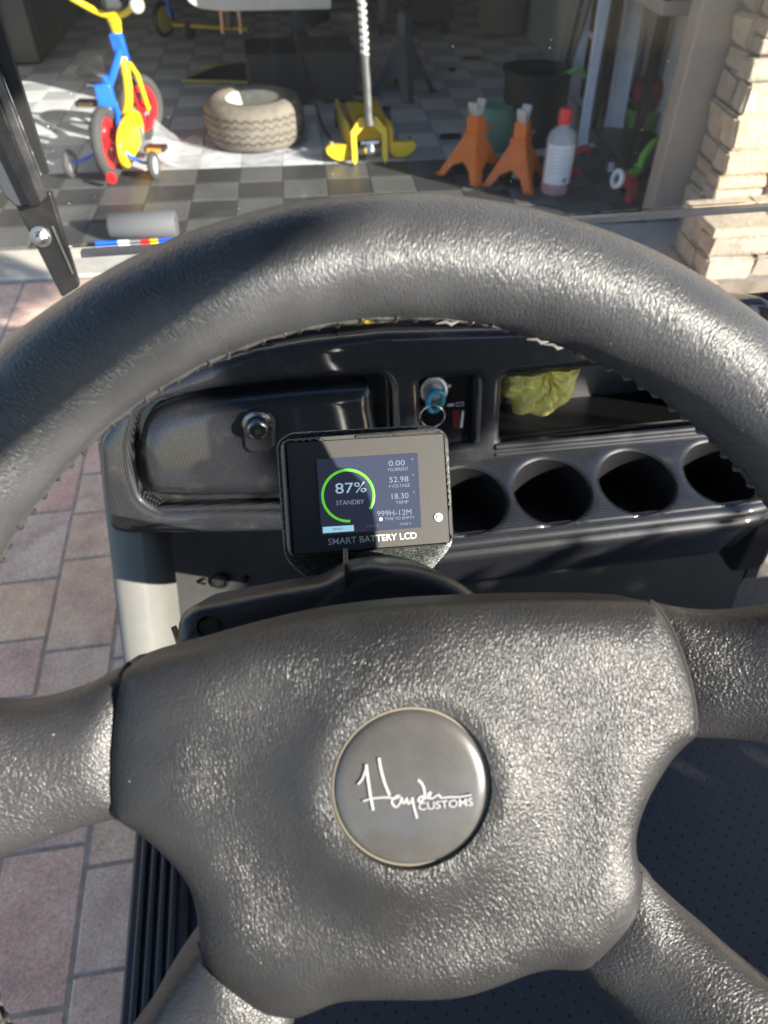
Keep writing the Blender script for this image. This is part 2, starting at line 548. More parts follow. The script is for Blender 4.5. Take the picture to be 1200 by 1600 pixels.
def glass(name, tint=(.93, .95, .96), dust=.05, specks=True):
    """thin acrylic: clear with a fresnel sheen, dust film and specks"""
    m = bpy.data.materials.new(name); m.use_nodes = True
    nt = m.node_tree; L = nt.links.new
    for n in list(nt.nodes): nt.nodes.remove(n)
    out = nt.nodes.new('ShaderNodeOutputMaterial')
    tr = nt.nodes.new('ShaderNodeBsdfTransparent'); tr.inputs['Color'].default_value = (*tint, 1)
    gl = nt.nodes.new('ShaderNodeBsdfGlossy'); gl.inputs['Roughness'].default_value = .03; gl.inputs['Color'].default_value = (1, 1, 1, 1)
    fr = nt.nodes.new('ShaderNodeFresnel'); fr.inputs['IOR'].default_value = 1.12
    m1 = nt.nodes.new('ShaderNodeMixShader'); L(fr.outputs['Fac'], m1.inputs['Fac']); L(tr.outputs['BSDF'], m1.inputs[1]); L(gl.outputs['BSDF'], m1.inputs[2])
    di = nt.nodes.new('ShaderNodeBsdfDiffuse'); di.inputs['Color'].default_value = (.62, .62, .60, 1)
    tl = nt.nodes.new('ShaderNodeBsdfTranslucent'); tl.inputs['Color'].default_value = (.62, .62, .60, 1)
    dm = nt.nodes.new('ShaderNodeMixShader'); dm.inputs['Fac'].default_value = .35; L(di.outputs['BSDF'], dm.inputs[1]); L(tl.outputs['BSDF'], dm.inputs[2])
    tc = nt.nodes.new('ShaderNodeTexCoord')
    n = new(nt, 'ShaderNodeTexNoise', Scale=9.0, Detail=6.0, Roughness=.7); L(tc.outputs['Object'], n.inputs['Vector'])
    mr = new(nt, 'ShaderNodeMapRange', From_Min=.3, From_Max=.75, To_Min=dust*.4, To_Max=dust*1.5); L(n.outputs['Fac'], mr.inputs['Value'])
    v = nt.nodes.new('ShaderNodeTexVoronoi'); v.inputs['Scale'].default_value = 70; L(tc.outputs['Object'], v.inputs['Vector'])
    sc = nt.nodes.new('ShaderNodeSeparateColor'); L(v.outputs['Color'], sc.inputs['Color'])
    rad = new(nt, 'ShaderNodeMapRange', From_Min=.70, From_Max=1.0, To_Min=.0, To_Max=.075); L(sc.outputs['Red'], rad.inputs['Value'])
    lt = nt.nodes.new('ShaderNodeMath'); lt.operation = 'LESS_THAN'; L(v.outputs['Distance'], lt.inputs[0]); L(rad.outputs['Result'], lt.inputs[1])
    # wipe scratches: thin near-vertical streaks
    mp = nt.nodes.new('ShaderNodeMapping'); mp.inputs['Scale'].default_value = (160, 1, 1.2); mp.inputs['Rotation'].default_value = (0, .05, 0)
    L(tc.outputs['Object'], mp.inputs['Vector'])
    st = new(nt, 'ShaderNodeTexNoise', Scale=1.0, Detail=3.0, Roughness=.8); L(mp.outputs['Vector'], st.inputs['Vector'])
    sr = new(nt, 'ShaderNodeMapRange', From_Min=.60, From_Max=.78, To_Max=dust*1.6); L(st.outputs['Fac'], sr.inputs['Value'])
    ad = nt.nodes.new('ShaderNodeMath'); ad.operation = 'ADD'; L(mr.outputs['Result'], ad.inputs[0]); L(sr.outputs['Result'], ad.inputs[1])
    a2 = nt.nodes.new('ShaderNodeMath'); a2.operation = 'MULTIPLY_ADD'; a2.inputs[1].default_value = .8 if specks else 0.0
    a2.use_clamp = True
    L(lt.outputs['Value'], a2.inputs[0]); L(ad.outputs['Value'], a2.inputs[2])
    m2 = nt.nodes.new('ShaderNodeMixShader'); L(a2.outputs['Value'], m2.inputs['Fac']); L(m1.outputs['Shader'], m2.inputs[1]); L(dm.outputs['Shader'], m2.inputs[2])
    L(m2.outputs['Shader'], out.inputs['Surface'])
    return m

def paver_mat(name):
    m, nt, b = nodes(name); L = nt.links.new
    tc = nt.nodes.new('ShaderNodeTexCoord'); oi = nt.nodes.new('ShaderNodeObjectInfo')
    ge = nt.nodes.new('ShaderNodeNewGeometry')
    n = new(nt, 'ShaderNodeTexNoise', Scale=9.0, Detail=8.0, Roughness=.72)
    ad = nt.nodes.new('ShaderNodeVectorMath'); ad.operation = 'MULTIPLY_ADD'; ad.inputs[1].default_value = (37, 53, 71)
    L(oi.outputs['Random'], ad.inputs[0]); L(ge.outputs['Position'], ad.inputs[2]); L(ad.outputs['Vector'], n.inputs['Vector'])
    cr = nt.nodes.new('ShaderNodeValToRGB'); e = cr.color_ramp.elements
    e[0].position = .30; e[0].color = (.42, .35, .30, 1); e[1].position = .74; e[1].color = (.66, .46, .27, 1)
    q = e.new(.45); q.color = (.62, .47, .38, 1); q = e.new(.60); q.color = (.72, .60, .49, 1)
    L(n.outputs['Fac'], cr.inputs['Fac'])
    hr = nt.nodes.new('ShaderNodeValToRGB'); h = hr.color_ramp.elements
    h[0].position = 0; h[0].color = (.90, .90, .98, 1); h[1].position = 1; h[1].color = (1.08, .90, .84, 1)
    q = h.new(.3); q.color = (1.14, 1.02, .86, 1); q = h.new(.5); q.color = (1.0, .98, .98, 1); q = h.new(.75); q.color = (1.10, .93, .90, 1)
    L(oi.outputs['Random'], hr.inputs['Fac'])
    mu = nt.nodes.new('ShaderNodeMix'); mu.data_type = 'RGBA'; mu.blend_type = 'MULTIPLY'; mu.inputs['Factor'].default_value = 1
    L(cr.outputs['Color'], mu.inputs['A']); L(hr.outputs['Color'], mu.inputs['B'])
    # coarse aggregate speckle
    f = new(nt, 'ShaderNodeTexNoise', Scale=190.0, Detail=3.0); L(ge.outputs['Position'], f.inputs['Vector'])
    fr = new(nt, 'ShaderNodeMapRange', From_Min=.3, From_Max=.75, To_Min=.72, To_Max=1.25); L(f.outputs['Fac'], fr.inputs['Value'])
    mv = nt.nodes.new('ShaderNodeMix'); mv.data_type = 'RGBA'; mv.blend_type = 'MULTIPLY'; mv.inputs['Factor'].default_value = 1
    L(mu.outputs['Result'], mv.inputs['A']); L(fr.outputs['Result'], mv.inputs['B'])
    L(mv.outputs['Result'], b.inputs['Base Color'])
    b.inputs['Roughness'].default_value = .82
    bp = new(nt, 'ShaderNodeBump', Strength=.5, Distance=.002); L(f.outputs['Fac'], bp.inputs['Height']); L(bp.outputs['Normal'], b.inputs['Normal'])
    return m

def stone_mat(name):
    m, nt, b = nodes(name); L = nt.links.new
    oi = nt.nodes.new('ShaderNodeObjectInfo'); ge = nt.nodes.new('ShaderNodeNewGeometry')
    n = new(nt, 'ShaderNodeTexNoise', Scale=14.0, Detail=8.0, Roughness=.7); L(ge.outputs['Position'], n.inputs['Vector'])
    cr = nt.nodes.new('ShaderNodeValToRGB'); e = cr.color_ramp.elements
    e[0].position = .28; e[0].color = (.46, .39, .31, 1); e[1].position = .72; e[1].color = (.70, .62, .50, 1)
    L(n.outputs['Fac'], cr.inputs['Fac'])
    hr = nt.nodes.new('ShaderNodeValToRGB'); h = hr.color_ramp.elements
    h[0].color = (.80, .79, .80, 1); h[1].color = (1.12, 1.05, .90, 1)
    q = h.new(.3); q.color = (1.08, .92, .82, 1); q = h.new(.6); q.color = (.98, .97, .94, 1)
    L(oi.outputs['Random'], hr.inputs['Fac'])
    mu = nt.nodes.new('ShaderNodeMix'); mu.data_type = 'RGBA'; mu.blend_type = 'MULTIPLY'; mu.inputs['Factor'].default_value = 1
    L(cr.outputs['Color'], mu.inputs['A']); L(hr.outputs['Color'], mu.inputs['B']); L(mu.outputs['Result'], b.inputs['Base Color'])
    b.inputs['Roughness'].default_value = .9
    n2 = new(nt, 'ShaderNodeTexNoise', Scale=45.0, Detail=8.0, Roughness=.7); L(ge.outputs['Position'], n2.inputs['Vector'])
    bp = new(nt, 'ShaderNodeBump', Strength=1.0, Distance=.022); L(n2.outputs['Fac'], bp.inputs['Height']); L(bp.outputs['Normal'], b.inputs['Normal'])
    return m

def tile_mat(name, dark, light):
    m, nt, b = nodes(name); L = nt.links.new
    oi = nt.nodes.new('ShaderNodeObjectInfo'); ge = nt.nodes.new('ShaderNodeNewGeometry')
    n = new(nt, 'ShaderNodeTexNoise', Scale=6.0, Detail=8.0, Roughness=.7); L(ge.outputs['Position'], n.inputs['Vector'])
    cr = nt.nodes.new('ShaderNodeValToRGB'); e = cr.color_ramp.elements
    e[0].position = .3; e[0].color = (*dark, 1); e[1].position = .7; e[1].color = (*light, 1)
    L(n.outputs['Fac'], cr.inputs['Fac']); L(cr.outputs['Color'], b.inputs['Base Color'])
    rr = new(nt, 'ShaderNodeMapRange', To_Min=.3, To_Max=.6); L(n.outputs['Fac'], rr.inputs['Value']); L(rr.outputs['Result'], b.inputs['Roughness'])
    # studded surface
    v = nt.nodes.new('ShaderNodeTexVoronoi'); v.inputs['Scale'].default_value = 60; v.inputs['Randomness'].default_value = 0; L(ge.outputs['Position'], v.inputs['Vector'])
    bp = new(nt, 'ShaderNodeBump', Strength=.35, Distance=.003); L(v.outputs['Distance'], bp.inputs['Height']); L(bp.outputs['Normal'], b.inputs['Normal'])
    return m

def mat_floor():
    """black rubber floor mat with rows of small pits"""
    m, nt, b = nodes('rubber_mat'); L = nt.links.new
    ge = nt.nodes.new('ShaderNodeNewGeometry')
    mp = nt.nodes.new('ShaderNodeMapping'); mp.inputs['Rotation'].default_value = (0, 0, R_(45)); mp.inputs['Scale'].default_value = (1, 1, 0)
    L(ge.outputs['Position'], mp.inputs['Vector'])
    v = nt.nodes.new('ShaderNodeTexVoronoi'); v.inputs['Scale'].default_value = 62; v.inputs['Randomness'].default_value = .06; L(mp.outputs['Vector'], v.inputs['Vector'])
    r = new(nt, 'ShaderNodeMapRange', From_Min=.09, From_Max=.15); L(v.outputs['Distance'], r.inputs['Value'])
    cr = nt.nodes.new('ShaderNodeMix'); cr.data_type = 'RGBA'
    L(r.outputs['Result'], cr.inputs['Factor']); cr.inputs['A'].default_value = (.004, .004, .005, 1); cr.inputs['B'].default_value = (.042, .043, .050, 1)
    L(cr.outputs['Result'], b.inputs['Base Color'])
    b.inputs['Roughness'].default_value = .62
    n = new(nt, 'ShaderNodeTexNoise', Scale=700.0, Detail=3.0); L(ge.outputs['Position'], n.inputs['Vector'])
    a = nt.nodes.new('ShaderNodeMath'); a.operation = 'MULTIPLY_ADD'; a.inputs[1].default_value = .25; L(n.outputs['Fac'], a.inputs[0]); L(r.outputs['Result'], a.inputs[2])
    bp = new(nt, 'ShaderNodeBump', Strength=.7, Distance=.0015); L(a.outputs['Value'], bp.inputs['Height']); L(bp.outputs['Normal'], b.inputs['Normal'])
    return m

M_RIM = leather('worn_rim_leather', (.046, .047, .050), .39, 1600, 880, .52, (1.25, .40, 1), 'UV', .75)
M_SPOKE = leather('worn_spoke_leather', (.034, .034, .036), .38, 1450, 780, .58, (.75, 1, 1), spec=.62)
M_PAD = leather('worn_pad_leather', (.024, .0242, .025), .37, 1600, 880, .46, (1.0, .62, .62), spec=.50)
M_CARB = carbon('carbon_print')
M_GLIT = glitter('glitter_print')
M_GLASS = glass('windshield_acrylic', (.93, .95, .96), .027)
M_PAVER = paver_mat('paver_concrete')
M_STONE = stone_mat('ledge_stone')
M_TLIGHT = tile_mat('light_floor_tile', (.56, .57, .58), (.70, .70, .70))
M_TGREY = tile_mat('grey_floor_tile', (.36, .37, .39), (.47, .48, .49))
M_TBLACK = tile_mat('black_floor_tile', (.038, .038, .039), (.062, .062, .061))
M_TCHAR = tile_mat('charcoal_floor_tile', (.085, .085, .083), (.13, .13, .122))
M_RUBBER = mat_floor()
M_BLACKP = mat('black_plastic', (.018, .018, .019), .36, bump=.25, bscale=900, bdist=.0004)
M_BLACKM = mat('black_metal', (.015, .015, .016), .33, bump=.3, bscale=700, bdist=.0004, vary=.4, vscale=60)
M_SATIN = mat('satin_black_panel', (.050, .048, .045), .55, bump=.35, bscale=1600, bdist=.0003)
M_BEZEL = mat('black_bezel', (.060, .060, .058), .40, bump=.2, bscale=1500, bdist=.0002)
M_CHROME = mat('chrome', (.62, .62, .62), .18, 1.0, vary=.1, vscale=80)
M_STEEL = mat('worn_steel', (.45, .45, .44), .38, 1.0, vary=.25, vscale=50)
M_BODY = mat('grey_cart_body', (.135, .135, .125), .5, bump=.3, bscale=500, bdist=.0006, vary=.12, vscale=14)
M_KICK = mat('grey_kick_panel', (.040, .040, .039), .62, bump=.3, bscale=700, bdist=.0005, vary=.2, vscale=20)
M_BADGE = mat('smoked_badge', (.074, .072, .069), .26, coat=.5, coat_rough=.12, vary=.14, vscale=60)
M_WHITEP = mat('white_print', (.78, .78, .77), .4)
M_GREYP = mat('grey_print', (.50, .50, .50), .45)

# ================================================================== SETTING: ground, driveway
rng = random.Random(7)
mb = MB(); mb.box((0, 0, -.09), (120, 120, .1))
tag(mb.build('ground', mat('sandy_soil', (.22, .19, .16), .95, bump=.4, bscale=60, bdist=.01, vary=.2, vscale=3), None), kind='structure')
m_joint = mat('joint_sand', (.34, .29, .24), .95, vary=.3, vscale=40)
mb = MB(); mb.box((0, -1.2, -.022), (14, 8.3, .04))
driveway = tag(mb.build('driveway', m_joint), kind='structure')
PAVER_CACHE = {}
def paver(x0, x1, y0, y1, z=0.0):
    w, l = round(x1-x0-.0035, 3), round(y1-y0-.0035, 3)
    key = (w, l)
    if key not in PAVER_CACHE:
        bm = bmesh.new(); bmesh.ops.create_cube(bm, size=1.0)
        bmesh.ops.scale(bm, vec=(w, l, .045), verts=bm.verts)
        bmesh.ops.bevel(bm, geom=[e for e in bm.edges if all(v.co.z > 0 for v in e.verts)], offset=.004, segments=1, affect='EDGES')
        me = bpy.data.meshes.new('paver'); bm.to_mesh(me); bm.free()
        me.materials.append(M_PAVER)
        PAVER_CACHE[key] = me
    o = bpy.data.objects.new('paver', PAVER_CACHE[key]); col.objects.link(o)
    o.location = ((x0+x1)/2, (y0+y1)/2, z-.0225+rng.uniform(-.0015, .0015))
    o.rotation_euler = (0, 0, rng.uniform(-.004, .004))
    o.parent = driveway
    o.matrix_parent_inverse = Matrix.Translation(-root_loc(driveway))
cols = [(-.44, -.28, [.02, .24, .405, .575, .74, .88, 1.02, 1.27, 1.50, 1.72, 1.9, 2.1, 2.3, 2.5, 2.7, 2.86]),
        (-.59, -.44, [.02, .20, .365, .62, .82, 1.06, 1.335, 1.50, 1.66, 1.9, 2.06, 2.3, 2.5, 2.7, 2.86]),
        (-.79, -.59, [.02, .25, .50, .72, .95, 1.10, 1.28, 1.52, 1.80, 2.0, 2.2, 2.42, 2.6, 2.86]),
        (-.96, -.79, [.3, .55, .80, 1.05, 1.2, 1.42, 1.6, 1.84, 2.05, 2.25, 2.5, 2.66, 2.86]),
        (-1.18, -.96, [.8, 1.0, 1.25, 1.5, 1.7, 1.9, 2.15, 2.38, 2.6, 2.86]),
        (-1.36, -1.18, [1.6, 1.8, 2.0, 2.2, 2.4, 2.62, 2.86]),
        (-1.58, -1.36, [1.8, 2.0, 2.2, 2.4, 2.62, 2.86])]
for x0, x1, ys in cols:
    for a, b in zip(ys, ys[1:]): paver(x0, x1, a, b)
xs = [-.28, -.06, .12, .34, .5, .72, .9, 1.12, 1.3, 1.5, 1.7]
for x0, x1 in zip(xs, xs[1:]):
    y = 1.9+rng.choice((0, .08))
    while y < 2.8:
        d = rng.choice((.16, .22, .27)); y1 = min(2.86, y+d)
        if 2.86-y1 < .1: y1 = 2.86
        paver(x0, x1, y, y1); y = y1

# ================================================================== GARAGE
GROT = R_(-3.0)
GC, GS = math.cos(GROT), math.sin(GROT)
def G(x, y, z=0.0):
    """garage coordinates: x along the doorway, y into the garage"""
    return np.array([x*GC-y*GS, 3.1+x*GS+y*GC, z])
GR3 = Matrix.Rotation(GROT, 3, 'Z')

mb = MB(); mb.box(G(0, -.13, -.02), (5.2, .26, .056), GR3)
tag(mb.build('concrete_apron', mat('pale_concrete', (.50, .46, .39), .85, bump=.3, bscale=80, bdist=.004, vary=.15, vscale=12), bevel=.01), kind='structure')
mb = MB(); mb.box(G(0, 3.1, -.03), (5.2, 6.2, .05), GR3)
gfloor = tag(mb.build('garage_floor', mat('garage_slab', (.12, .12, .12), .8)), kind='structure')
TS = .212
TILE = {}
def tile_mesh(m, toothed=False):
    bm = bmesh.new(); bmesh.ops.create_cube(bm, size=1.0)
    bmesh.ops.scale(bm, vec=(TS-.003, TS-.003, .012), verts=bm.verts)
    bmesh.ops.bevel(bm, geom=[e for e in bm.edges if all(v.co.z > 0 for v in e.verts)], offset=.0025, segments=1, affect='EDGES')
    me = bpy.data.meshes.new('floor_tile'); bm.to_mesh(me); bm.free(); me.materials.append(m)
    return me
for k, m in (('l', M_TLIGHT), ('g', M_TGREY), ('b', M_TBLACK), ('c', M_TCHAR)): TILE[k] = tile_mesh(m)
tiles = []
for i in range(-10, 10):
    for j in range(0, 28):
        tiles.append((i, j))
def tile_pos(i, j): return G((i+.5)*TS+.06, (j+.5)*TS+.02, .0015)
def tile_key(i, j):
    even = (i+j) % 2 == 0
    return ('c' if even else 'b') if j < 4 else ('l' if even else 'g')
def in_view(p):
    d = p-CAM; z = d @ FW
    if z < .1: return False
    x, y = 600+F_PX*(d @ RT)/z, 800-F_PX*(d @ UP)/z
    return -60 < x < 1120 and -40 < y < 470
vis = [t for t in tiles if in_view(tile_pos(*t))]
vis.sort(key=lambda t: np.linalg.norm(tile_pos(*t)-CAM))
own = set(vis[:290])
for t in tiles:
    if t in own:
        o = bpy.data.objects.new('floor_tile', TILE[tile_key(*t)]); col.objects.link(o)
        o.location = Vector(tile_pos(*t)); o.rotation_euler = (0, 0, GROT)
        o.parent = gfloor
        o.matrix_parent_inverse = Matrix.Translation(-root_loc(gfloor))
for key, mm in (('l', M_TLIGHT), ('g', M_TGREY), ('b', M_TBLACK), ('c', M_TCHAR)):
    mb = MB()
    for t in tiles:
        if t not in own and tile_key(*t) == key:
            mb.box(tile_pos(*t), (TS-.003, TS-.003, .012), GR3)
    if mb.v: tag(mb.build('far_tiles', mm, gfloor, smooth=False), kind='stuff')

garage = thing('garage_building', G(0, 0, 0), 'open garage with beige door jamb and stone veneer pillar at its doorway', 'garage')
m_beige = mat('beige_trim_paint', (.36, .31, .25), .6, vary=.06, vscale=10)
m_stucco = mat('beige_stucco', (.42, .36, .29), .9, bump=.5, bscale=90, bdist=.004)
m_inwall = mat('dim_drywall', (.50, .49, .47), .85, vary=.1, vscale=3)
def gbox(name, x0, x1, y0, y1, z0, z1, m, parent=garage, bevel=0.0):
    b = MB(); b.box(G((x0+x1)/2, (y0+y1)/2, (z0+z1)/2), (x1-x0, y1-y0, z1-z0), GR3)
    return b.build(name, m, parent, bevel=bevel)
gbox('side_wall', 1.98, 2.13, .10, 6.3, -.02, 2.7, m_inwall)
gbox('side_wall', -2.15, -2.0, .10, 6.3, -.02, 2.7, m_inwall)
gbox('back_wall', -2.0, 1.98, 6.2, 6.35, -.02, 2.7, m_inwall)
gbox('ceiling', -2.15, 2.13, .1, 6.35, 2.7, 2.8, m_inwall)
gbox('door_header', -2.15, 2.13, -.02, .10, 1.95, 3.3, m_stucco)
gbox('facade', 2.13, 5.5, -.02, .10, -.02, 3.3, m_stucco)
gbox('facade', -5.5, -2.15, -.02, .10, -.02, 3.3, m_stucco)
gbox('door_jamb', 1.66, 1.955, .002, .098, .0, 1.95, m_beige, bevel=.006)
gbox('door_jamb', -2.0, -1.72, .002, .098, .0, 1.95, m_beige, bevel=.006)
# unseen door panel added across the doorway top to limit sun on the floor
gbox('added_door_panel', -1.715, 1.655, .05, .09, 1.62, 1.95, mat('door_steel', (.5, .47, .42), .5))

# stone veneer pillar in front of the jamb, each stone its own piece
core = MB(); core.box(G(2.36, -.117, 1.2), (1.10, .234, 2.44), GR3)
pillar = core.build('stone_pillar', mat('dark_mortar', (.24, .20, .16), .95), garage)
def stone(cx, cy, cz, w, d, h, rot):
    bm = bmesh.new(); bmesh.ops.create_cube(bm, size=1.0)
    bmesh.ops.scale(bm, vec=(w, d, h), verts=bm.verts)
    bmesh.ops.bevel(bm, geom=list(bm.edges), offset=min(h, w)*.11, segments=2, affect='EDGES')
    sd = Vector((rng.uniform(0, 99), rng.uniform(0, 99), rng.uniform(0, 99)))
    for v in bm.verts:
        q = noise.noise_vector(v.co*9+sd)
        v.co += Vector((q.x*.017, q.y*.016, q.z*.011))
    bmesh.ops.rotate(bm, matrix=Matrix.Rotation(GROT+rot, 3, 'Z') @ Matrix.Rotation(rng.uniform(-.03, .03), 3, 'Y'), verts=bm.verts)
    bmesh.ops.translate(bm, vec=Vector(G(cx, cy, cz)), verts=bm.verts)
    me = bpy.data.meshes.new('stone'); bm.to_mesh(me); bm.free()
    me.polygons.foreach_set('use_smooth', [True]*len(me.polygons)); me.set_sharp_from_angle(angle=R_(50))
    link('stone', me, M_STONE, pillar)
z = .0
while z < 2.4:
    h = rng.choice((.055, .075, .09, .11, .125))
    x = 1.775+rng.uniform(-.008, .012)
    left = x
    while x < 2.9:
        w = rng.choice((.12, .17, .22, .27, .32))
        if h > .1: w = max(w, .17)
        x1 = min(x+w, 2.92)
        hh = h-.008
        if rng.random() < .2 and h > .1:
            stone((x+x1)/2, -.215+rng.uniform(-.007, .007), z+h*.27, x1-x-.008, .10, h*.5-.008, 0)
            stone((x+x1)/2, -.215+rng.uniform(-.007, .007), z+h*.77, x1-x-.008, .10, h*.46-.006, 0)
        else:
            stone((x+x1)/2, -.215+rng.uniform(-.007, .007), z+h/2, x1-x-.008, .10, hh, 0)
        x = x1
    stone(1.84+rng.uniform(-.01, .01), -.085, z+h/2, .10, .15, hh, 0)
    z += h

plc = MB(); plc.box(G(2.28, -.40, .08), (1.20, .20, .16), GR3)  # added ledge standing in for the pillar's image shifted by the lower pane
plc.build('refracted_pillar_base', mat('dark_mortar', (.24, .20, .16), .95), garage)
for z0, h in ((0.0, .095), (.095, .085)):
    x = 1.655+rng.uniform(-.01, .01)
    while x < 2.9:
        w = rng.choice((.15, .2, .26, .32)); x1 = min(x+w, 2.92)
        stone((x+x1)/2, -.505+rng.uniform(-.008, .008), z0+h/2, x1-x-.008, .10, h-.008, 0); x = x1
    stone(1.72, -.37, z0+h/2, .11, .17, h-.008, 0)
x = 1.66
while x < 2.9:
    w = rng.choice((.2, .26, .34)); x1 = min(x+w, 2.92)
    stone((x+x1)/2, -.41, .190, x1-x-.006, .29, .03, 0); x = x1

# ================================================================== GOLF CART
cart = thing('golf_cart', (.3, .3, 0), 'black and grey golf cart seen from its driver seat, carbon print dash', 'golf cart')

# ---- floor, sill, seat
FZ = .35
mb = MB(); mb.box((.33, .28, .26), (1.06, .96, .16))
mb.build('floor_pan', M_BLACKM, cart)
mb = MB(); mb.box((.35, .285, .347), (1.02, .93, .012))
mb.build('floor_mat', M_RUBBER, cart, bevel=.002)
so, si = ground(208, 1450, .37)[0], ground(276, 1450, .37)[0]
mb = MB(); mb.box(((so+si)/2, .15, .345), (si-so+.02, .80, .03))
sill = mb.build('sill_step', M_BLACKP, cart, bevel=.004)
for k in range(4):
    x = so+(si-so)*(k+.5)/4
    mb = MB(); mb.box((x, .15, .3645), ((si-so)/4*.62, .79, .011))
    mb.build('rib', M_BLACKP, sill, bevel=.0025)
mb = MB(); mb.box(((so+si)/2-.004, .15, .27), (.05, .84, .12)); mb.build('rocker_panel', M_BODY, cart, bevel=.01)
m_vinyl = mat('black_vinyl', (.02, .02, .02), .5, bump=.3, bscale=300)
mb = MB(); mb.box((.3, -.27, .55), (1.0, .52, .38)); mb.build('seat_base', M_BLACKM, cart, bevel=.02)
mb = MB(); mb.box((.3, -.27, .78), (1.02, .54, .10)); mb.build('seat_cushion', m_vinyl, cart, bevel=.035, bseg=4)
mb = MB(); mb.box((.3, -.60, 1.06), (1.04, .12, .56), Matrix.Rotation(R_(10), 3, 'X')); mb.build('seat_back', m_vinyl, cart, bevel=.04, bseg=4)
mb = MB(); mb.tube(smooth_open([(-.27, -.45, .60), (-.275, -.1, .66), (-.285, .06, .655), (-.295, .145, .60), (-.29, .155, .45), (-.26, .15, .36)], 6), .022, 12)
mb.build('hip_rail', m_vinyl, cart)
for sx in (-.18, .82):
    for yy in (-.75, 1.05):
        mb = MB()
        prof = [(.10, -.085), (.17, -.09), (.205, -.07), (.215, 0), (.205, .07), (.17, .09), (.10, .085)]
        mb.lathe(prof, (sx, yy, .215), (1, 0, 0), 28)
        w = mb.build('wheel', mat('tyre_rubber', (.022, .022, .022), .8, bump=.5, bscale=120), cart)
        mb = MB(); mb.lathe([(.001, .05), (.06, .055), (.10, .08), (.115, .088), (.115, -.088), (.001, -.08)], (sx, yy, .215), (1, 0, 0), 24)
        mb.build('rim', M_STEEL, w)
mb = MB(); mb.box((.32, -1.05, .50), (1.0, 1.0, .45)); mb.build('rear_body', M_BODY, cart, bevel=.06, bseg=4)

mb = MB(); mb.box((.305, -.38, 1.7875), (1.51, 1.80, .05)); mb.build('roof', mat('black_roof', (.03, .03, .03), .4), cart, bevel=.02, bseg=3)
for sx in (-.255, .915):
    mb = MB(); mb.tube([(sx, -1.15, .70), (sx, -1.18, 1.78)], .016, 12); mb.build('roof_post', M_BLACKM, cart)
# ---- front cowl, kick panel, side post
mb = MB()
prof = [(.702, .915), (.715, .938), (.80, .905), (1.0, .79), (1.2, .66), (1.42, .52), (1.50, .40), (1.48, .26)]
xs = [-.215, -.20, -.17, .10, .40, .66, .70, .715]
for i, x in enumerate(xs):
    dz = (-.04, -.014, 0, 0, 0, 0, -.014, -.04)[i]
    mb.v += [(x, y, z+dz) for y, z in prof]
n = len(prof)
for i in range(len(xs)-1):
    for k in range(n-1): mb.f.append((i*n+k, (i+1)*n+k, (i+1)*n+k+1, i*n+k+1))
for i in (0, len(xs)-1):
    b = len(mb.v); mb.v += [(mb.v[i*n+k][0], mb.v[i*n+k][1], .26) for k in range(n)]
    for k in range(n-1): mb.f.append((i*n+k, i*n+k+1, b+k+1, b+k))
mb.build('front_cowl', mat('gloss_black_cowl', (.012, .012, .014), .12, coat=.6, vary=.2, vscale=30), cart)
mb = MB(); mb.box((.26, .727, .545), (.90, .02, .42), Matrix.Rotation(R_(-8), 3, 'X'))
kick = mb.build('kick_panel', M_KICK, cart)
KF = Frame((.26, .722, .60), (1, 0, 0), (0, math.sin(R_(8)), math.cos(R_(8))))
for (px, py, r) in ((345, 907, .0085), (383, 905, .003), (318, 908, .003)):
    u = KF.uv(px, py)
    mb = MB(); mb.lathe([(r*1.55, -.003), (r*1.5, .0035), (r, .0045), (r*.95, .001), (.0001, .0005)], KF.at(u[0], u[1], 0), KF.n, 20)
    mb.build('grommet', mat('black_grommet', (.008, .008, .008), .6), kick)
mb = MB()
path = [(.68, .84), (.645, .79), (.62, .75), (.585, .695), (.54, .63), (.495, .55), (.465, .47), (.45, .38), (.45, .24)]
sec = [(-.214, .035), (-.214, 0), (-.205, -.006), (-.172, -.006), (-.158, .022), (-.152, .06)]
for i, (y, z) in enumerate(path):
    a = np.array(path[max(0, i-1)]); b = np.array(path[min(len(path)-1, i+1)])
    t = (b-a)/np.linalg.norm(b-a); nn = np.array([-t[1], t[0]])      # towards the front
    if nn[0] < 0: nn = -nn
    k = i/(len(path)-1)
    for (x, d) in sec:
        mb.v.append((x-.02*k, y+nn[0]*d, z+nn[1]*d))
n = len(sec)
for i in range(len(path)-1):
    for k in range(n-1): mb.f.append((i*n+k, i*n+k+1, (i+1)*n+k+1, (i+1)*n+k))
mb.build('side_post', M_BODY, cart, sub=1)

# ---- windshield
WY = .805
WF = Frame((.24, WY, 1.0), (1, 0, 0), (0, .10, 1))
mb = MB(); mb.prism(round_poly([(-.475, .006), (.56, .006), (.55, .80), (-.465, .80)], .03), WF, -.002, .002)
pane = mb.build('windshield_pane', M_GLASS, cart)
WL = Frame((.24, WY+.004, .995), (1, 0, 0), (0, .02, 1))
mb = MB(); mb.prism(round_poly([(-.45, -.10), (.54, -.10), (.555, -.004), (-.46, -.004)], .015), WL, -.0025, .0025)
mb.build('windshield_pane', glass('lower_acrylic', (.90, .92, .95), .025), cart)
mb = MB(); mb.bar(WF.at(-.44, .0, .004), WF.at(.56, .0, .004), .006, .012, WF.n)
mb.build('hinge_strip', mat('clear_vinyl_strip', (.32, .34, .38), .25, transmission=.6), cart)
